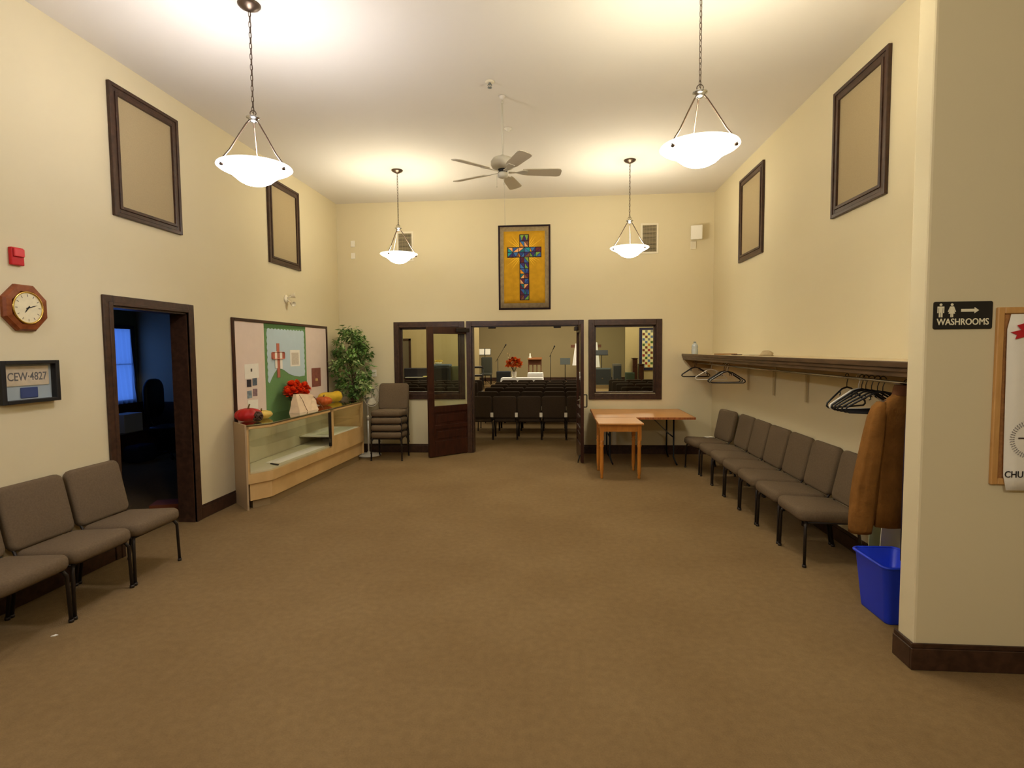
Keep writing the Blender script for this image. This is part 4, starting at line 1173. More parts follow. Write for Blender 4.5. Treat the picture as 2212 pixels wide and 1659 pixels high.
hang(HW, 7.10, 2, 'white hanger among the black ones in the far cluster', gf)

# tan coat
t = thing('tan_coat', 'tan brown work coat hanging from the rail beside the partition', 'coat', (2.09, 3.52, 0))
COAT = mat('tan_duck_cloth', rgb(124, 84, 40), .9, noise=(9, .18), bump=(18, .8, .012), spec=.05)
def loft(bm, secs, n=22, M=None, cap=True):
    """secs: (cx, cy, z, rx, ry, wrinkle)"""
    rings = []; vs = []
    for k, (cx, cy, z, rx, ry, wr) in enumerate(secs):
        ring = []
        for i in range(n):
            a = 2 * PI * i / n
            q = 1 + wr * math.sin(5 * a + k * .45) + wr * .6 * math.sin(9 * a - k * .3)
            ca, sa = math.cos(a), math.sin(a)
            sq = lambda v: math.copysign(abs(v) ** .75, v)
            v = bm.verts.new((cx + rx * sq(ca) * q, cy + ry * sq(sa) * q, z)); ring.append(v)
        rings.append(ring); vs += ring
    for a, b2 in zip(rings, rings[1:]):
        for i in range(n):
            f = bm.faces.new([a[i], a[(i + 1) % n], b2[(i + 1) % n], b2[i]]); f.smooth = True
    if cap: bm.faces.new(rings[0][::-1]); bm.faces.new(rings[-1])
    _tv(bm, vs, M)
bm = BM()
loft(bm, [(0, 0, .58, .205, .08, .10), (0, 0, .72, .20, .08, .10), (0, 0, .9, .19, .075, .09), (0, 0, 1.08, .185, .075, .07), (0, 0, 1.2, .19, .07, .04), (0, 0, 1.285, .185, .065, .02), (0, 0, 1.33, .14, .055, .01), (0, 0, 1.37, .085, .048, 0), (0, 0, 1.40, .06, .045, 0)], 40)
obj('coat_body', bm, COAT, t)
for s in (-1, 1):
    bm = BM()
    secs = [(.145, 0, 1.335, .02, .03, 0), (.158, -.004, 1.305, .036, .042, .01), (.172, -.008, 1.24, .046, .052, .03), (.19, -.014, 1.12, .054, .056, .05), (.212, -.02, .98, .060, .058, .05),
            (.234, -.03, .86, .066, .056, .06), (.25, -.036, .74, .068, .054, .06), (.262, -.042, .64, .066, .052, .04), (.27, -.045, .57, .062, .05, .02), (.27, -.045, .545, .060, .048, 0), (.27, -.045, .555, .05, .04, 0)]
    loft(bm, [(s * c_[0],) + c_[1:] for c_ in secs], 30)
    obj('sleeve', bm, COAT, t)
bm = BM(); loft(bm, [(0, 0, 1.375, .078, .056, 0), (0, 0, 1.41, .072, .054, 0), (0, .004, 1.435, .062, .05, 0)], 20, cap=False); obj('collar', bm, mat('brown_corduroy', rgb(96, 58, 28), .9), t)
bm = BM(); tube(bm, [(0, 0, 1.40), (0, 0, 1.43), (.019, 0, 1.447), (.012, 0, 1.464), (0, 0, 1.470), (-.014, 0, 1.464), (-.019, 0, 1.452)], .003, 6); tube(bm, [(-.14, 0, 1.33), (0, 0, 1.40), (.14, 0, 1.33)], .006, 6); tag(obj('coat_hanger', bm, BLACK), 'black hanger holding the tan coat on the rail', 'hanger'); bpy.data.objects[-1] if False else None
for o in list(C.objects):
    if o.get('label') == 'black hanger holding the tan coat on the rail': o.location = (2.09, 3.52, 0)
# darker coat just behind it
t = thing('dark_purple_coat', 'dark purple coat hanging behind the tan coat by the partition', 'coat', (2.145, 3.34, 0))
bm = BM(); loft(bm, [(0, 0, .42, .15, .05, .05), (0, 0, .7, .155, .055, .05), (0, 0, 1.0, .16, .055, .03), (0, 0, 1.28, .16, .045, .02), (0, 0, 1.36, .08, .035, 0), (0, 0, 1.41, .03, .025, 0)], 32)
obj('coat_body', bm, mat('dark_purple_cloth', rgb(44, 32, 50), .9, noise=(10, .1)), t)
bm = BM(); tube(bm, [(0, 0, 1.40), (0, 0, 1.43), (-.036, 0, 1.447), (-.043, 0, 1.464), (-.055, 0, 1.470), (-.069, 0, 1.464)], .003, 6); obj('hanging_loop', bm, BLACK, t)

# blue bin with papers behind
t = thing('blue_recycling_bin', 'blue plastic recycling bin on the floor beside the partition end', 'bin', (2.057, 3.567, 0), R(1))
def bin_shell(bm, secs, n=6):
    rings = []
    for (hx, hy, z, rc) in secs:
        ring = []
        for cx, cy, a0 in ((hx - rc, hy - rc, 0), (-hx + rc, hy - rc, 90), (-hx + rc, -hy + rc, 180), (hx - rc, -hy + rc, 270)):
            for k in range(n + 1):
                a = R(a0 + 90 * k / n); ring.append(bm.verts.new((cx + rc * math.cos(a), cy + rc * math.sin(a), z)))
        rings.append(ring)
    for a, b2 in zip(rings, rings[1:]):
        m_ = len(a)
        for i in range(m_):
            f = bm.faces.new([a[i], a[(i + 1) % m_], b2[(i + 1) % m_], b2[i]]); f.smooth = True
    bm.faces.new(rings[0][::-1]); bm.faces.new(rings[-1])
bm = BM(); bin_shell(bm, [(.098, .148, 0, .03), (.101, .151, .01, .035), (.134, .176, .352, .04), (.136, .178, .357, .04), (.130, .172, .357, .04), (.095, .144, .015, .03)])
obj('bin_body', bm, BLUE, t)
bm = BM()
rim = []
for cx, cy, a0 in ((.099, .141, 0), (-.099, .141, 90), (-.099, -.141, 180), (.099, -.141, 270)):
    for k in range(6): a = R(a0 + 18 * k); rim.append((cx + .042 * math.cos(a), cy + .042 * math.sin(a), .357))
tube(bm, rim, .009, 8, closed=True); obj('bin_rim', bm, BLUE, t)
bm = BM(); box(bm, -.10, .10, -.004, .004, 0, .56, Matrix.Translation((2.22, 3.83, 0)) @ Matrix.Rotation(R(5), 4, 'X')); tag(obj('white_board_sheet', bm, mat('grey_white_card', rgb(200, 196, 176), .8)), 'white card sheet standing on floor behind the blue bin', 'card')
bm = BM(); box(bm, -.045, .045, -.004, .004, 0, .56, Matrix.Translation((2.135, 3.90, 0)) @ Matrix.Rotation(R(4), 4, 'X')); tag(obj('pale_green_card', bm, mat('pale_green_card', rgb(140, 146, 112), .8)), 'pale green card standing behind the blue bin under coat sleeve', 'card')

# ================================================================ PARTITION THINGS (front right wall)
YF = 2.948
t = thing('washroom_sign', 'black WASHROOMS sign with pictograms and arrow on partition wall', 'sign', (1.997, YF, 1.819))
SG = mat('sign_black', rgb(22, 20, 20), .35, spec=.5)
SW = mat('sign_cream', rgb(236, 228, 196), .5)
bm = BM()
wallquad(bm, [(cx_ + .009 * math.cos(R(a0 + 15 * k)), cz_ + .009 * math.sin(R(a0 + 15 * k))) for cx_, cz_, a0 in ((.128, .059, 0), (-.128, .059, 90), (-.128, -.059, 180), (.128, -.059, 270)) for k in range(7)], 'Y', (-.006, 0))
pla = obj('sign_plate', bm, SG, t)
bm = BM()
def sq(pts): wallquad(bm, pts, 'Y', (-.0075, -.0058))
def disc(cx, cz, r): sq([(cx + r * math.cos(2 * PI * k / 16), cz + r * math.sin(2 * PI * k / 16)) for k in range(16)])
disc(-.105, .053, .0065)
sq([(-.121, .044), (-.089, .044), (-.089, .012), (-.094, .012), (-.094, .036), (-.0965, .036), (-.0965, -.009), (-.1035, -.009), (-.1035, .014), (-.1065, .014), (-.1065, -.009), (-.1135, -.009), (-.1135, .036), (-.116, .036), (-.116, .012), (-.121, .012)])
disc(-.053, .053, .0065)
sq([(-.062, .044), (-.044, .044), (-.034, .018), (-.0385, .016), (-.046, .035), (-.038, .008), (-.0465, .008), (-.0465, -.009), (-.052, -.009), (-.052, .008), (-.054, .008), (-.054, -.009), (-.0595, -.009), (-.0595, .008), (-.068, .008), (-.060, .035), (-.0675, .016), (-.072, .018)])
sq([(-.010, .031), (.052, .031), (.052, .039), (.073, .024), (.052, .009), (.052, .017), (-.010, .017)])
obj('pictogram', bm, SW, t)
lets = [text_mesh(None, 'WASHROOMS', .045, MY @ Matrix.Translation((-.1215 + dx_, -.047 + dz_, .0062 + .0002 * q_)), SW, 'sign_lettering', t, .0006, 0, .845) for q_, (dx_, dz_) in enumerate(((-.001, 0), (.001, 0), (0, .0007), (0, -.0007)))]
jm = bmesh.new()
for l_ in lets: jm.from_mesh(l_.data)
for l_ in lets[1:]: bpy.data.objects.remove(l_)
jm.to_mesh(lets[0].data); jm.free()
t = thing('cork_board', 'oak framed notice board at right edge of partition wall', 'notice board', (2.151, YF, 1.415))
bm = BM()
W_ = .80
for (a, b_, c_, d_) in ((0, .032, -.44, .44), (W_ - .032, W_, -.44, .44), (.032, W_ - .032, .408, .44), (.032, W_ - .032, -.44, -.408)):
    box(bm, a, b_, -.02, 0, c_, d_, bev=.004, seg=1)
obj('board_frame', bm, OAKF, t)
bm = BM(); box(bm, .02, W_ - .02, -.008, 0, -.42, .42); obj('cork_face', bm, mat('cork', rgb(170, 120, 70), .9, noise=(60, .2)), t)
t = thing('church_poster', 'large white poster with red ribbon and grey cross emblem on the cork board', 'poster', (2.19, YF - .0215, 1.38))
bm = BM()
pts = []
n = 10
x0, x1, z0, z1 = 0, .66, -.43, .44
# gently curled sheet, lower left corner rounded
g = []
for j in range(13):
    z = z0 + (z1 - z0) * j / 12
    row = []
    for i in range(11):
        x = x0 + (x1 - x0) * i / 10 + (.016 if j == 12 and i == 0 else 0) + (.012 if j == 0 and i == 0 else 0) + .012 * (1 - j / 12)
        row.append(((x, -.004 - .006 * math.exp(-j * .8) - .003 * math.sin(i * .5), z)))
    g.append(row)
fv = [[bm.verts.new(p) for p in row] for row in g]; bv = [[bm.verts.new((p[0], p[1] + .0015, p[2])) for p in row] for row in g]
for j in range(12):
    for i in range(10):
        f = bm.faces.new([fv[j][i], fv[j][i + 1], fv[j + 1][i + 1], fv[j + 1][i]]); f.smooth = True
        f = bm.faces.new([bv[j][i + 1], bv[j][i], bv[j + 1][i], bv[j + 1][i + 1]]); f.smooth = True
bd = [(0, i) for i in range(11)] + [(j, 10) for j in range(1, 13)] + [(12, i) for i in range(9, -1, -1)] + [(j, 0) for j in range(11, 0, -1)]
for k in range(len(bd)):
    a, c_ = bd[k], bd[(k + 1) % len(bd)]
    bm.faces.new([fv[c_[0]][c_[1]], fv[a[0]][a[1]], bv[a[0]][a[1]], bv[c_[0]][c_[1]]])
obj('poster_sheet', bm, PAPER, t)
bm = BM()
def rb(pts): wallquad(bm, pts, 'Y', (-.0125, -.0085))
rb([(.012, .352), (.10, .372), (.10, .335), (.035, .318), (.042, .338)]); wallquad(bm, [(.038, .385), (.20, .435), (.20, .375), (.065, .355)], 'Y', (-.0135, -.0127))
obj('red_ribbon_print', bm, mat('ribbon_red', rgb(188, 34, 40), .6), t)
bm = BM()
GREYI = mat('grey_print', rgb(128, 122, 122), .8)
cx, cz = .125, -.175
for k in range(46):
    a = 2 * PI * k / 46
    for r_ in (.078, .090):
        Mx = Matrix.Translation((cx + r_ * math.cos(a), -.0105, cz + r_ * math.sin(a))) @ Matrix.Rotation(-a + random.uniform(-.3, .3), 4, 'Y')
        box(bm, -.005, .005, -.0004, .0004, -.0016, .0016, Mx)
obj('emblem_ring', bm, GREYI, t)
bm = BM(); box(bm, cx - .055, cx + .055, -.0110, -.0095, cz + .003, cz + .009); box(bm, cx - .008, cx + .008, -.0112, -.0095, cz - .065, cz + .05); obj('cross_print', bm, mat('dark_print_ink', rgb(70, 56, 54), .8), t)
text_mesh(None, 'CHURCH', .046, MY @ Matrix.Translation((.012, -.365, .0115)), mat('black_print_ink', rgb(46, 42, 40), .8), 'poster_lettering', t, .0005, .0006, .9)

# ================================================================ PENDANT LAMPS
BZ = 2.95
def make_pendant():
    t = thing('pendant_lamp', '', 'pendant lamp')
    bm = BM(); lathe(bm, [(0, H - .045), (.012, H - .045), (.03, H - .038), (.065, H - .018), (.075, H - .006), (.075, H), (0, H)], 32); obj('ceiling_canopy', bm, NICKEL, t)
    bm = BM()
    z = H - .045; k = 0
    while z > 3.335:
        Mx = Matrix.Translation((0, 0, z - .0175)) @ Matrix.Rotation(R(35 + 90 * (k % 2)), 4, 'Z')
        tube(bm, [(.0075 * math.cos(a), 0, .0165 * math.sin(a) + (.006 if math.sin(a) > 0 else -.006)) for a in [2 * PI * q / 12 for q in range(12)]], .0022, 5, Mx, closed=True)
        z -= .0355; k += 1
    tube(bm, [(0.004, 0.002, H - .04), (0.004, .002, 3.30)], .0022, 5)
    tube(bm, [(.02 * math.cos(a), 0, 3.318 + .02 * math.sin(a)) for a in [2 * PI * q / 14 for q in range(14)]], .0028, 6, closed=True)
    obj('chain', bm, NICKEL, t)
    bm = BM(); lathe(bm, [(0, 3.255), (.018, 3.257), (.028, 3.268), (.032, 3.28), (.046, 3.286), (.046, 3.291), (.02, 3.298), (0, 3.30)], 24); obj('hub', bm, CHROME, t)
    for a in (100, 220, 340):
        Mx = Matrix.Rotation(R(a), 4, 'Z')
        bm = BM(); tube(bm, [(.022, 0, 3.272), (.05, 0, 3.235), (.10, 0, 3.15), (.165, 0, 3.035), (.218, 0, BZ + .012), (.232, 0, BZ - .004), (.225, 0, BZ - .022)], .0055, 8, Mx)
        lathe(bm, [(0, -.012), (.012, -.008), (.014, 0), (.006, .008), (0, .01)], 10, Mx @ Matrix.Translation((.222, 0, BZ - .024)))
        obj('arm', bm, NICKEL, t)
    bm = BM()
    prof = [(0, 2.828), (.03, 2.829), (.07, 2.838), (.105, 2.856), (.135, 2.882), (.165, 2.906), (.20, 2.922), (.235, 2.937), (.248, 2.948), (.244, 2.955),
            (.232, 2.944), (.20, 2.930), (.162, 2.914), (.131, 2.89), (.10, 2.864), (.066, 2.846), (.03, 2.837), (0, 2.836)]
    lathe(bm, prof, 56); obj('lamp_shade', bm, SHADE, t)
    bm = BM()
    for a in (40, 160, 280):
        Mx = Matrix.Translation((.045 * math.cos(R(a)), .045 * math.sin(R(a)), 2.90))
        lathe(bm, [(0, -.045), (.012, -.04), (.012, 0), (.0, 0)], 10, Mx)
        blob(bm, (.045 * math.cos(R(a)), .045 * math.sin(R(a)), 2.925), .022, 6, 1)
    obj('bulb', bm, [WHITE, emit('bulb_glow', (1, .82, .55, 1), 12)], t)
    return t
pen = make_pendant()
PL = [(-2.10, 3.804, 12, 'nearest pendant lamp on the left, alabaster bowl on a chain'), (.905, 3.73, -8, 'nearest pendant lamp on the right, alabaster bowl on a chain'),
      (-2.105, 7.348, 30, 'far left pendant lamp with bowl shade, hanging before the vent'), (.912, 7.279, -20, 'far right pendant lamp with bowl shade, hanging beside the vent')]
for i, (x, y, rz, lb) in enumerate(PL):
    if i == 0:
        pen.location = (x, y, 0); pen.rotation_euler = (0, 0, R(rz)); pen['label'] = lb; pen['group'] = 'bowl pendant lamps in the lobby'
    else: dup(pen, (x, y, 0), R(rz), lb, 'bowl pendant lamps in the lobby')
    point('pendant_bulb_light', (x, y, 2.985), LAMP_W, COOL if i == 0 else WARM, r=.055)
for ch in pen.children:
    if ch.name.startswith('lamp_shade'):
        ch.material_slots[0].link = 'OBJECT'; ch.material_slots[0].material = SHADEC

# ================================================================ CEILING FAN
FX, FY = -.515, 5.35
t = thing('ceiling_fan', 'white five-bladed ceiling fan hanging on a long thin rod', 'ceiling fan', (FX, FY, 0))
bm = BM(); lathe(bm, [(0, H - .03), (.012, H - .03), (.028, H - .012), (.032, H), (0, H)], 24); obj('fan_canopy', bm, CEIL, t)
bm = BM(); tube(bm, [(0, 0, H - .04), (0, 0, 3.46)], .0085); tube(bm, [(0, 0, H - .07), (0, 0, H - .05)], .012); obj('downrod', bm, FANW, t)
bm = BM(); lathe(bm, [(0, 3.37), (.06, 3.37), (.098, 3.385), (.112, 3.41), (.112, 3.44), (.09, 3.47), (.04, 3.485), (.02, 3.50), (0, 3.50)], 36); obj('motor_housing', bm, FANW, t)
bm = BM(); lathe(bm, [(0, 3.288), (.03, 3.29), (.048, 3.30), (.05, 3.33), (.035, 3.345), (0, 3.345)], 26); obj('switch_cup', bm, FANW, t)
bm = BM(); lathe(bm, [(0, 3.343), (.045, 3.343), (.045, 3.372), (0, 3.372)], 26); obj('hub_gap', bm, BLACK, t)
BL = mat('fan_blade_grey', rgb(214, 204, 180), .55)
for a in (9, 81, 153, 225, 297):
    Mz = Matrix.Rotation(R(a), 4, 'Z') @ Matrix.Translation((0, 0, 3.348)) @ Matrix.Rotation(R(-13), 4, 'X')
    bm = BM()
    out = [(.19, -.045), (.24, -.055), (.52, -.068), (.545, -.06), (.558, -.035), (.558, .035), (.545, .06), (.52, .068), (.24, .055), (.19, .045)]
    prism(bm, out, -.003, .003, Mz)
    bl = obj('blade', bm, BL, t)
    bm = BM(); prism(bm, [(.055, -.016), (.13, -.010), (.19, -.036), (.235, -.03), (.235, .03), (.19, .036), (.13, .010), (.055, .016)], -.008, -.003, Mz); obj('blade_bracket', bm, FANW, bl)
bm = BM(); tube(bm, [(.012, 0, 3.29), (.012, 0, 3.24), (.018, 0, 2.86)], .0018, 5); blob(bm, (.018, 0, 2.86), .006, 5); tube(bm, [(-.055, -.01, 3.31), (-.055, -.01, 3.21)], .0016, 5); blob(bm, (-.055, -.01, 3.205), .005, 5); blob(bm, (.012, 0, 3.235), .007, 5, 0, 1, 1, 2); obj('pull_cord', bm, FANW, t)
# smoke detector and sprinkler head
t = thing('sprinkler_head', 'ceiling sprinkler head above and left of the fan rod', 'sprinkler', (-.595, 5.06, H))
bm = BM(); lathe(bm, [(0, -.012), (.03, -.012), (.042, -.004), (.042, 0), (0, 0)], 24); obj('escutcheon', bm, CREAM, t)
bm = BM(); tube(bm, [(0, 0, -.01), (0, 0, -.03)], .01); tube(bm, [(-.012, 0, -.02), (-.018, 0, -.035), (0, 0, -.052), (.018, 0, -.035), (.012, 0, -.02)], .003, 5); lathe(bm, [(0, -.056), (.02, -.055), (.02, -.052), (0, -.052)], 12); obj('deflector', bm, TIN, t)
t = thing('smoke_detector', 'small white sprinkler disc on ceiling just behind the fan rod', 'sprinkler', (-.529, 6.12, H)); t.name = 'ceiling_sprinkler_disc'
bm = BM(); lathe(bm, [(0, -.03), (.018, -.03), (.022, -.012), (.04, -.006), (.042, 0), (0, 0)], 24); obj('disc_body', bm, WHITE, t)

# ================================================================ SANCTUARY THINGS
def tcloth(name, label, cx, cy, w_, d_, z, drop, zb=None):
    bm = BM(); n = 16
    top = []; bot = []
    per = []
    for i in range(n): per.append((-w_ / 2 + w_ * i / n, -d_ / 2))
    for i in range(n): per.append((w_ / 2, -d_ / 2 + d_ * i / n))
    for i in range(n): per.append((w_ / 2 - w_ * i / n, d_ / 2))
    for i in range(n): per.append((-w_ / 2, d_ / 2 - d_ * i / n))
    for k, (x, y) in enumerate(per):
        top.append(bm.verts.new((x, y, z)))
        s = 1.07 + .02 * math.sin(k * 1.1)
        bot.append(bm.verts.new((x * s, y * s, z - drop)))
    for k in range(len(per)):
        j = (k + 1) % len(per); f = bm.faces.new([bot[k], bot[j], top[j], top[k]]); f.smooth = True
    bm.faces.new(top)
    o = obj(name, bm, WHITECLOTH); o.location = (cx, cy, 0)
    tag(o, label, 'tablecloth'); return o
def simple_table(label, cx, cy, w_, d_, z, z0=0):
    t = thing('table', label, 'table', (cx, cy, z0))
    bm = BM(); box(bm, -w_ / 2, w_ / 2, -d_ / 2, d_ / 2, z - z0 - .03, z - z0); obj('tabletop', bm, DARK, t)
    for sx_ in (-1, 1):
        for sy_ in (-1, 1):
            bm = BM(); box(bm, sx_ * (w_ / 2 - .05) - .02, sx_ * (w_ / 2 - .05) + .02, sy_ * (d_ / 2 - .05) - .02, sy_ * (d_ / 2 - .05) + .02, 0, z - z0 - .03); obj('leg', bm, DARK, t)
simple_table('table under the long white cloth before the stage', -1.10, 17.1, 1.22, .6, .805)
tcloth('white_tablecloth', 'white cloth on the long table with the autumn flowers', -1.10, 17.1, 1.26, .64, .808, .26)
simple_table('small table under a white cloth directly before the stage', -.76, 18.75, .46, .4, .885)
tcloth('white_tablecloth', 'smaller raised white cloth right of the autumn flowers', -.76, 18.75, .50, .44, .888, .24)
t = thing('autumn_bouquet', 'large orange and yellow autumn bouquet in a cream vase', 'flowers', (-1.345, 17.0, .8085))
bm = BM(); lathe(bm, [(0, 0), (.06, 0), (.07, .06), (.08, .19), (.07, .19), (.055, .02), (0, .02)], 20); obj('vase', bm, STONEW, t)
rnd = random.Random(4)
AUT = [mat('orange_bloom', rgb(238, 118, 34), .7), mat('rust_bloom', rgb(160, 56, 30), .7), mat('yellow_bloom', rgb(232, 186, 84), .7), mat('cream_bloom', rgb(224, 196, 130), .7)]
bm = BM()
for k in range(210):
    a = rnd.uniform(0, 2 * PI); ph = rnd.uniform(-.5, 1.5); q = rnd.uniform(.6, 1)
    c0 = Vector((math.cos(a) * math.cos(ph) * .25 * q, math.sin(a) * math.cos(ph) * .2 * q, .40 + math.sin(ph) * .2 * q))
    mi = (3 if rnd.random() < .6 else 2) if c0.z < .30 else rnd.choice((0, 0, 0, 1, 2, 0))
    for j in range(9):
        b_ = rnd.uniform(0, 6.28); p_ = rnd.uniform(-.3, 1.4); d = Vector((math.cos(b_) * math.cos(p_), math.sin(b_) * math.cos(p_), math.sin(p_))) * .06
        s_ = d.cross(Vector((.3, .2, 1))).normalized() * .024
        f = bm.faces.new([bm.verts.new(c0), bm.verts.new(c0 + d * .6 + s_), bm.verts.new(c0 + d), bm.verts.new(c0 + d * .6 - s_)]); f.material_index = mi
for k in range(26):
    c0 = Vector((-.12 - .05 * k / 26 + rnd.uniform(-.02, .02), rnd.uniform(-.02, .02), .5 + .26 * k / 26))
    d = Vector((rnd.uniform(-1, 1), rnd.uniform(-1, 1), rnd.uniform(-.2, 1))).normalized() * .05; s_ = Vector((-d.y, d.x, 0)) * .4
    f = bm.faces.new([bm.verts.new(c0), bm.verts.new(c0 + d * .6 + s_), bm.verts.new(c0 + d), bm.verts.new(c0 + d * .6 - s_)]); f.material_index = 3
obj('blooms', bm, AUT, t)
bm = BM()
for k in range(16):
    a = rnd.uniform(0, 6.28); tube(bm, [(0, 0, .15), (.1 * math.cos(a), .1 * math.sin(a), .35)], .004, 4)
tube(bm, [(0, 0, .15), (-.12, 0, .5), (-.17, 0, .75)], .004, 4)
obj('stems', bm, LEAFD, t)
SZ = .28
# lectern-like stand
t = thing('wooden_lectern', 'brown wooden stand with open legs at the stage centre', 'lectern', (-.945, 22.9, SZ))
WBR = wood('stand_wood', rgb(84, 48, 30), rgb(112, 68, 42), .5)
bm = BM(); box(bm, -.29, .29, -.2, .2, 1.02, 1.045, Matrix.Rotation(R(8), 4, 'X')); obj('stand_top', bm, wood('stand_top_wood', rgb(140, 88, 50), rgb(160, 104, 62), .5), t)
bm = BM(); box(bm, -.27, .27, -.18, .18, .76, 1.02); obj('stand_body', bm, WBR, t)
for sx_ in (-1, -.33, .33, 1):
    bm = BM(); box(bm, sx_ * .25 - .02, sx_ * .25 + .02, -.15, -.11, 0, .76); obj('leg', bm, WBR, t)
bm = BM(); box(bm, -.27, .27, .12, .16, 0, .06); obj('foot_rail', bm, WBR, t)
t = thing('white_candle_holder', 'small white object standing on the wooden stage stand', 'candle', (-1.14, 22.8, SZ + 1.03))
bm = BM(); lathe(bm, [(0, 0), (.06, 0), (.065, .05), (.03, .08), (.035, .16), (.02, .20), (0, .21)], 16); obj('holder_body', bm, STONEW, t)
def mstand(label, x, y, zc, w_, h_, m_, papers=False, z0=SZ, tilt=15):
    t = thing('music_stand', label, 'music stand', (x, y, z0))
    z = zc - z0
    bm = BM(); Mx = Matrix.Translation((0, -.05, z)) @ Matrix.Rotation(R(-tilt), 4, 'X')
    box(bm, -w_ / 2, w_ / 2, -.008, .008, -h_ / 2, h_ / 2, Mx, bev=.004, seg=1); box(bm, -w_ / 2, w_ / 2, -.05, 0, -h_ / 2, -h_ / 2 + .012, Mx); obj('desk', bm, m_, t)
    bm = BM(); tube(bm, [(0, 0, .10), (0, 0, z)], .014); obj('pole', bm, BLACKM, t)
    for k in range(3):
        a = R(90 + 120 * k); bm = BM(); tube(bm, [(0, 0, .2), (.25 * math.cos(a), .25 * math.sin(a), .012)], .01); obj('leg', bm, BLACKM, t)
    if papers:
        for s in (-1, 1):
            bm = BM(); box(bm, s * w_ * .25 - w_ * .21, s * w_ * .25 + w_ * .21, -.012, -.009, -h_ * .42, h_ * .44, Mx); o = obj('sheet_music', bm, PAPER, None); o.location = t.location; tag(o, 'white sheet music on %s half of left stage music stand' % ('left' if s < 0 else 'right'), 'sheet music', 'sheets on the music stand')
    return t
mstand('music stand with two white sheets at left of stage', -2.96, 22.5, 1.59, .50, .28, BLACKM, True)
mstand('grey music stand turned away, right of the stage centre', .285, 22.5, 1.185, .40, .27, SILVERG, False, tilt=5)
mstand('dark grey tilted music stand seen through the right window', 1.69, 21.9, 1.52, .48, .22, BLACKM, False, tilt=25)
def mic(label, x, y, z1, dx, dz):
    t = thing('microphone_stand', label, 'microphone stand', (x, y, SZ))
    bm = BM(); tube(bm, [(0, 0, .05), (0, 0, z1 - SZ)], .012); obj('pole', bm, BLACKM, t)
    bm = BM(); tube(bm, [(-dx * .3, 0, z1 - SZ - dz * .3), (dx, 0, z1 - SZ + dz)], .008); obj('boom', bm, BLACKM, t)
    bm = BM(); Mx = Matrix.Translation((dx, 0, z1 - SZ + dz)) @ Matrix.Rotation(math.atan2(dx, dz), 4, 'Y'); lathe(bm, [(0, -.05), (.014, -.05), (.018, .07), (.03, .09), (.03, .12), (0, .14)], 14, Mx); obj('microphone', bm, BLACK, t)
    for k in range(3):
        a = R(30 + 120 * k); bm = BM(); tube(bm, [(0, 0, .15), (.28 * math.cos(a), .28 * math.sin(a), .012)], .009); obj('leg', bm, BLACKM, t)
mic('microphone stand with boom tilted right, left of the bouquet', -2.45, 22.6, 1.32, .28, .46)
mic('microphone stand right of the wooden stage stand', -.305, 22.6, 1.45, .12, .25)
t = thing('draped_cross', 'wooden cross draped in white cloth, mostly behind the door jamb', 'cross', (1.15, 23.2, SZ))
bm = BM(); box(bm, -.06, .06, -.04, .04, .04, 1.95); box(bm, -.62, .62, -.04, .04, 1.45, 1.57); box(bm, -.3, .3, -.25, .25, 0, .06); obj('cross_post', bm, WBR, t)
bm = BM()
def drape(bm, x0a, x0b, x1a, x1b, z0_, z1_):
    n = 10; g = []
    for j in range(7):
        f = j / 6; row = []
        for i in range(n + 1):
            x = (x0a + (x0b - x0a) * i / n) * (1 - f) + (x1a + (x1b - x1a) * i / n) * f
            row.append(bm.verts.new((x, -.07 + .02 * math.sin(i * 1.9 + f), z1_ + (z0_ - z1_) * f)))
        g.append(row)
    for j in range(6):
        for i in range(n): fc = bm.faces.new([g[j][i], g[j][i + 1], g[j + 1][i + 1], g[j + 1][i]]); fc.smooth = True
drape(bm, -.44, -.34, -.56, -.3, .72, 1.58); drape(bm, .30, .46, .30, .58, .64, 1.66)
drape(bm, -.44, .46, -.40, .42, 1.40, 1.62)
obj('white_drape', bm, WHITECLOTH, t)
def simple_box(name, label, cat, x0, x1, y0, y1, z0, z1, m_, extra=None):
    t = thing(name, label, cat, ((x0 + x1) / 2, (y0 + y1) / 2, z0))
    hx, hy = (x1 - x0) / 2, (y1 - y0) / 2
    bm = BM(); box(bm, -hx, hx, -hy, hy, 0, z1 - z0, bev=min(.02, hx * .2, (z1 - z0) * .2)); obj('cabinet', bm, m_, t)
    if extra: extra(t, hx, hy, z1 - z0)
    return t
def spk(t, hx, hy, h):
    bm = BM(); box(bm, -hx * .88, hx * .88, -hy - .01, -hy, h * .08, h * .92, bev=.004, seg=1); obj('grille', bm, mat('speaker_cloth', rgb(40, 42, 42), .9) if 'speaker_cloth' not in bpy.data.materials else bpy.data.materials['speaker_cloth'], t)
    bm = BM(); box(bm, -.03, .03, -hy - .014, -hy - .009, h * .35, h * .42); obj('badge', bm, CHROME, t)
SPB = mat('speaker_black', rgb(36, 38, 40), .6)
simple_box('stage_amplifier', 'low dark grey amplifier box below the tilted music stand', 'amplifier', 1.36, 2.05, 21.65, 22.0, SZ, .93, mat('amp_grey', rgb(74, 80, 80), .6), spk)
simple_box('stage_monitor_speaker', 'dark monitor speaker left of the bouquet on the stage', 'speaker', -2.26, -1.75, 20.3, 20.7, .14, .88, SPB, spk)
simple_box('small_stage_speaker', 'small upright grey speaker right of the low amplifier', 'speaker', 2.08, 2.40, 21.4, 21.7, .14, 1.10, mat('speaker_grey', rgb(88, 84, 74), .6), spk)
simple_box('green_storage_box', 'low dark green box beside the small upright speaker', 'box', 2.46, 2.78, 20.5, 20.85, 0, .80, mat('dark_green_box', rgb(44, 56, 38), .8))
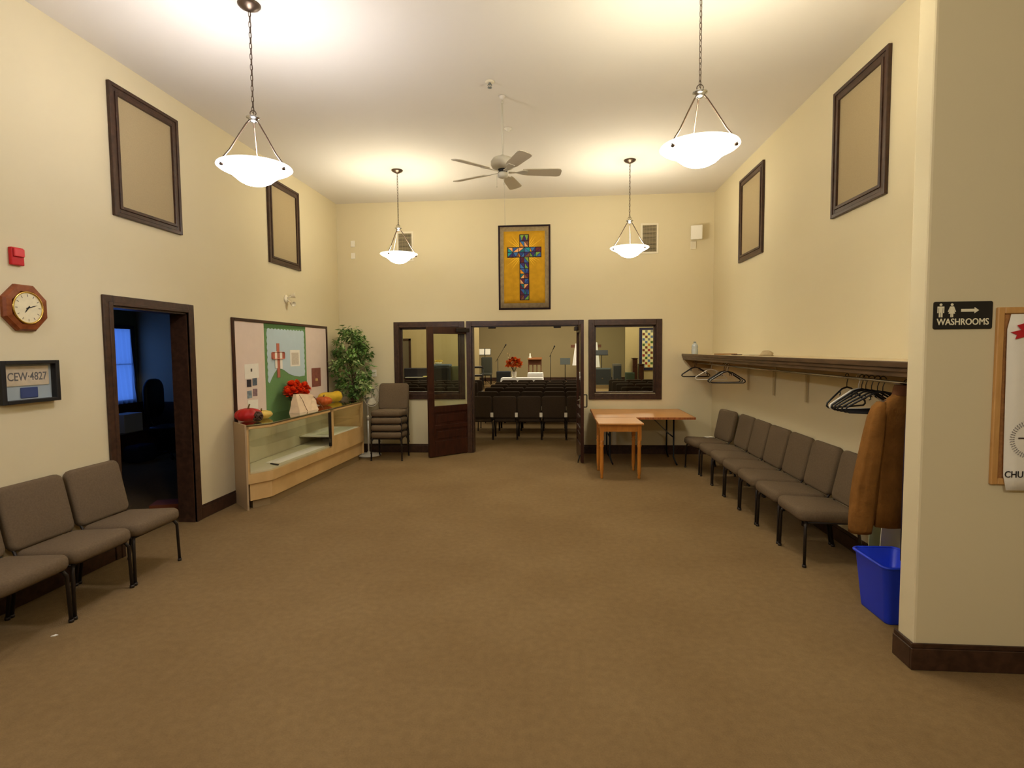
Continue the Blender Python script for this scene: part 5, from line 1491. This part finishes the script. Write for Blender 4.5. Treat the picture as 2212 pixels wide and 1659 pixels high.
def cabx(t, hx, hy, h):
    bm = BM(); box(bm, -hx - .02, hx + .02, -hy - .02, hy + .02, h, h + .03); obj('cabinet_top', bm, DARK, t)
simple_box('tall_dark_cabinet', 'narrow tall dark wooden cabinet at the right of stage', 'cabinet', 2.72, 2.89, 20.6, 20.9, 0, 1.30, MAHOG, cabx)
simple_box('short_dark_cabinet', 'short dark wooden cabinet under the checkered quilt', 'cabinet', 2.95, 3.12, 20.6, 20.9, 0, 1.08, MAHOG, cabx)
# checkered quilt
t = thing('checkered_quilt', 'checkered patchwork quilt with navy border seen through right window', 'quilt', (3.45, 20.985, 0))
bm = BM(); box(bm, -.45, .45, -.02, 0, .86, 2.44); obj('quilt_border', bm, mat('navy_fabric', rgb(40, 36, 60), .9), t)
bm = BM(); box(bm, -.345, .345, -.028, -.02, .97, 2.35); obj('quilt_field', bm, mat('cream_fabric', rgb(226, 216, 160), .9), t)
qc = [mat('square_%s' % n, rgb(*c0), .9) for n, c0 in (('red', (150, 50, 40)), ('green', (70, 100, 50)), ('blue', (90, 110, 140)), ('brown', (110, 60, 40)), ('orange', (190, 120, 40)), ('grey', (120, 120, 110)))]
bm = BM(); s_ = .098
for j in range(14):
    for i in range(7):
        if (i + j) % 2: continue
        x0 = -.343 + i * s_; z0 = .978 + j * s_
        box(bm, x0 + .006, x0 + s_ - .006, -.034, -.028, z0 + .006, z0 + s_ - .006, mi=rnd.randrange(6))
obj('quilt_squares', bm, qc, t)
# left side of the sanctuary
root = thing('door_3', None, None); root['kind'] = 'structure'
bm = BM(); box(bm, -6.55, -6.47, 20.96, 21.0, 0, 2.12); box(bm, -5.70, -5.62, 20.96, 21.0, 0, 2.12); box(bm, -6.55, -5.62, 20.96, 21.0, 2.05, 2.13); struct('door_frame', bm, DARK, root)
bm = BM(); box(bm, -6.47, -5.70, 20.975, 20.998, 0, 2.05); struct('door_panel', bm, mat('grey_door', rgb(110, 98, 76), .6), root)
t = thing('electric_organ', 'dark organ console seen through the left window', 'organ', (-4.98, 19.7, 0))
bm = BM(); box(bm, -.50, .42, -.25, .25, .0, 1.04, bev=.02); obj('organ_case', bm, mat('organ_dark', rgb(34, 32, 40), .5), t)
bm = BM(); box(bm, -.45, .36, -.48, -.25, .66, .72, bev=.01); obj('keyboard_ledge', bm, BLACK, t)
bm = BM(); box(bm, -.4, .3, -.47, -.3, .72, .735); obj('keys', bm, WHITE, t)
t = thing('upright_piano', 'black upright piano with grey cover seen through the door glass', 'piano', (-4.18, 19.9, 0))
bm = BM(); box(bm, -.28, .30, -.28, .28, 0, 1.06, bev=.02); obj('piano_case', bm, mat('piano_black', rgb(30, 32, 36), .4), t)
bm = BM(); box(bm, -.29, .31, -.27, .27, 1.06, 1.17, bev=.045, seg=3); obj('grey_cover', bm, mat('slate_cloth', rgb(78, 86, 96), .9), t)
t = thing('yellow_flowers', 'yellow flowers standing on the piano behind the left door', 'flowers', (-4.30, 19.8, 1.171))
bm = BM()
for k in range(40):
    c0 = Vector((rnd.uniform(-.14, .14), rnd.uniform(-.06, .06), rnd.uniform(.05, .14)))
    for j in range(6):
        b_ = rnd.uniform(0, 6.28); d = Vector((math.cos(b_), math.sin(b_), rnd.uniform(0, 1))) * .03; s_ = Vector((-d.y, d.x, .01)) * .4
        bm.faces.new([bm.verts.new(c0), bm.verts.new(c0 + d * .6 + s_), bm.verts.new(c0 + d), bm.verts.new(c0 + d * .6 - s_)])
obj('blooms', bm, mat('yellow_petals', rgb(220, 190, 70), .7), t)
bm = BM(); lathe(bm, [(0, 0), (.06, 0), (.08, .06), (.07, .06), (0, .02)], 14, None, (0, 0), 0, 1.6, 1); obj('flower_dish', bm, STONEW, t)
def armchair(name, label, x, y, z0, w_, h, m_):
    t = thing(name, label, 'chair', (x, y, z0))
    bm = BM(); pillow(bm, w_, h - .42, .09, .05, .03, Matrix.Translation((0, .16, .42 + (h - .42) / 2)) @ Matrix.Rotation(PI / 2, 4, 'X')); obj('backrest', bm, m_, t)
    bm = BM(); pillow(bm, w_, .42, .10, .05, .03, Matrix.Translation((0, -.05, .42))); obj('seat', bm, m_, t)
    for sx_ in (-1, 1):
        for sy_ in (-1, 1):
            bm = BM(); tube(bm, [(sx_ * (w_ / 2 - .04), sy_ * .16, 0), (sx_ * (w_ / 2 - .04), sy_ * .15, .40)], .016); obj('leg', bm, BLACKM, t)
armchair('green_armchair', 'olive green upholstered chair beside the piano', -3.66, 19.8, 0, .42, 1.10, mat('olive_cloth', rgb(92, 92, 60), .9))
armchair('grey_backed_chair', 'grey upholstered seat under the left music stand', -2.86, 22.1, SZ, .44, 1.10, mat('grey_green_cloth', rgb(64, 64, 52), .9))
t = thing('keyboard_rack', 'dark drum and keyboard rack at the left end of the stage', 'keyboard stand', (-3.02, 20.45, .14))
for z in (.55, .86):
    bm = BM(); box(bm, -.30, .26, -.16, .14, z, z + .07, bev=.01); kb = obj('keyboard', bm, BLACK, t)
    bm = BM(); box(bm, -.26, .22, -.155, -.06, z + .07, z + .075); obj('keys', bm, WHITE, kb)
for sx_ in (-1, 1):
    bm = BM(); tube(bm, [(sx_ * .25, -.2, 0), (sx_ * .25, .1, .95)], .014); tube(bm, [(sx_ * .25, .2, 0), (sx_ * .25, -.05, .60)], .014); obj('leg', bm, BLACKM, t)
bm = BM(); lathe(bm, [(0, .05), (.16, .05), (.165, .06), (.165, .36), (.16, .37), (0, .37)], 24); tag(obj('floor_drum', bm, mat('drum_dark', rgb(48, 40, 34), .4)), 'small dark drum standing under the keyboard rack', 'drum').location = (-2.98, 20.42, .14)
bm = BM(); box(bm, -.12, .12, -.08, .08, 0, .03, bev=.004, seg=1); o = obj('yellow_hymn_book', bm, mat('yellow_cover', rgb(216, 206, 120), .6)); o.location = (-4.62, 19.3, .735); tag(o, 'pale yellow book lying on the organ ledge', 'book')

# ================================================================ DARK ROOM THINGS
t = thing('low_bookcase', 'low dark cupboard under the blue curtained window', 'cupboard', (-6.86, 8.05, 0))
bm = BM(); box(bm, -.205, .20, -.75, .70, .40, .42); obj('cupboard_top', bm, DARK, t)
bm = BM(); box(bm, -.20, .18, -.73, .68, .03, .40); obj('cupboard_body', bm, DARK, t)
for y in (-.38, .32):
    bm = BM(); box(bm, .18, .195, y - .33, y + .33, .05, .385, bev=.003, seg=1); d_ = obj('cupboard_door', bm, DARK, t)
    bm = BM(); blob(bm, (.205, y, .25), .012, 5); obj('knob', bm, BRASS, d_)
BXW = mat('grey_white_box', rgb(190, 190, 184), .8)
bm = BM(); box(bm, -.13, .13, -.19, .19, 0, .29, bev=.004, seg=1); o = obj('storage_box', bm, BXW); o.location = (-6.84, 8.25, .4205); tag(o, 'pale storage box standing on the low cupboard under the window', 'box')
bm = BM(); pillow(bm, .30, .42, .26, .06, .07, Matrix.Translation((0, 0, .13))); o = obj('dark_blue_bag', bm, mat('navy_cloth', rgb(30, 36, 60), .9)); o.location = (-6.42, 8.0, .0); tag(o, 'dark blue bag on the floor before the low cupboard', 'bag')
t = thing('office_chair', 'black high-backed office chair in the dark room', 'office chair', (-6.18, 8.33, 0), R(96))
bm = BM(); pillow(bm, .46, .62, .08, .18, .03, Matrix.Translation((0, .22, .95)) @ Matrix.Rotation(PI / 2, 4, 'X')); obj('backrest', bm, BLACK, t)
bm = BM(); pillow(bm, .48, .46, .09, .08, .03, Matrix.Translation((0, -.02, .47))); obj('seat', bm, BLACK, t)
bm = BM(); tube(bm, [(0, 0, .06), (0, 0, .44)], .025); obj('gas_column', bm, BLACKM, t)
bm = BM(); tube(bm, [(0, .15, .42), (0, .27, .55), (0, .26, .75)], .018); obj('back_support', bm, BLACKM, t)
for k in range(5):
    a = 2 * PI * k / 5; bm = BM(); tube(bm, [(0, 0, .09), (.28 * math.cos(a), .28 * math.sin(a), .06)], .016); blob(bm, (.28 * math.cos(a), .28 * math.sin(a), .028), .028, 6); obj('leg', bm, BLACKM, t)
bm = BM(); box(bm, -.17, .17, -.12, .12, 0, .09, bev=.006); o = obj('red_brown_box', bm, mat('red_brown_wood', rgb(142, 76, 44), .6)); o.location = (-4.10, 5.50, 0); o.rotation_euler = (0, 0, R(20)); tag(o, 'low red-brown box on the floor just inside the dark doorway', 'box')
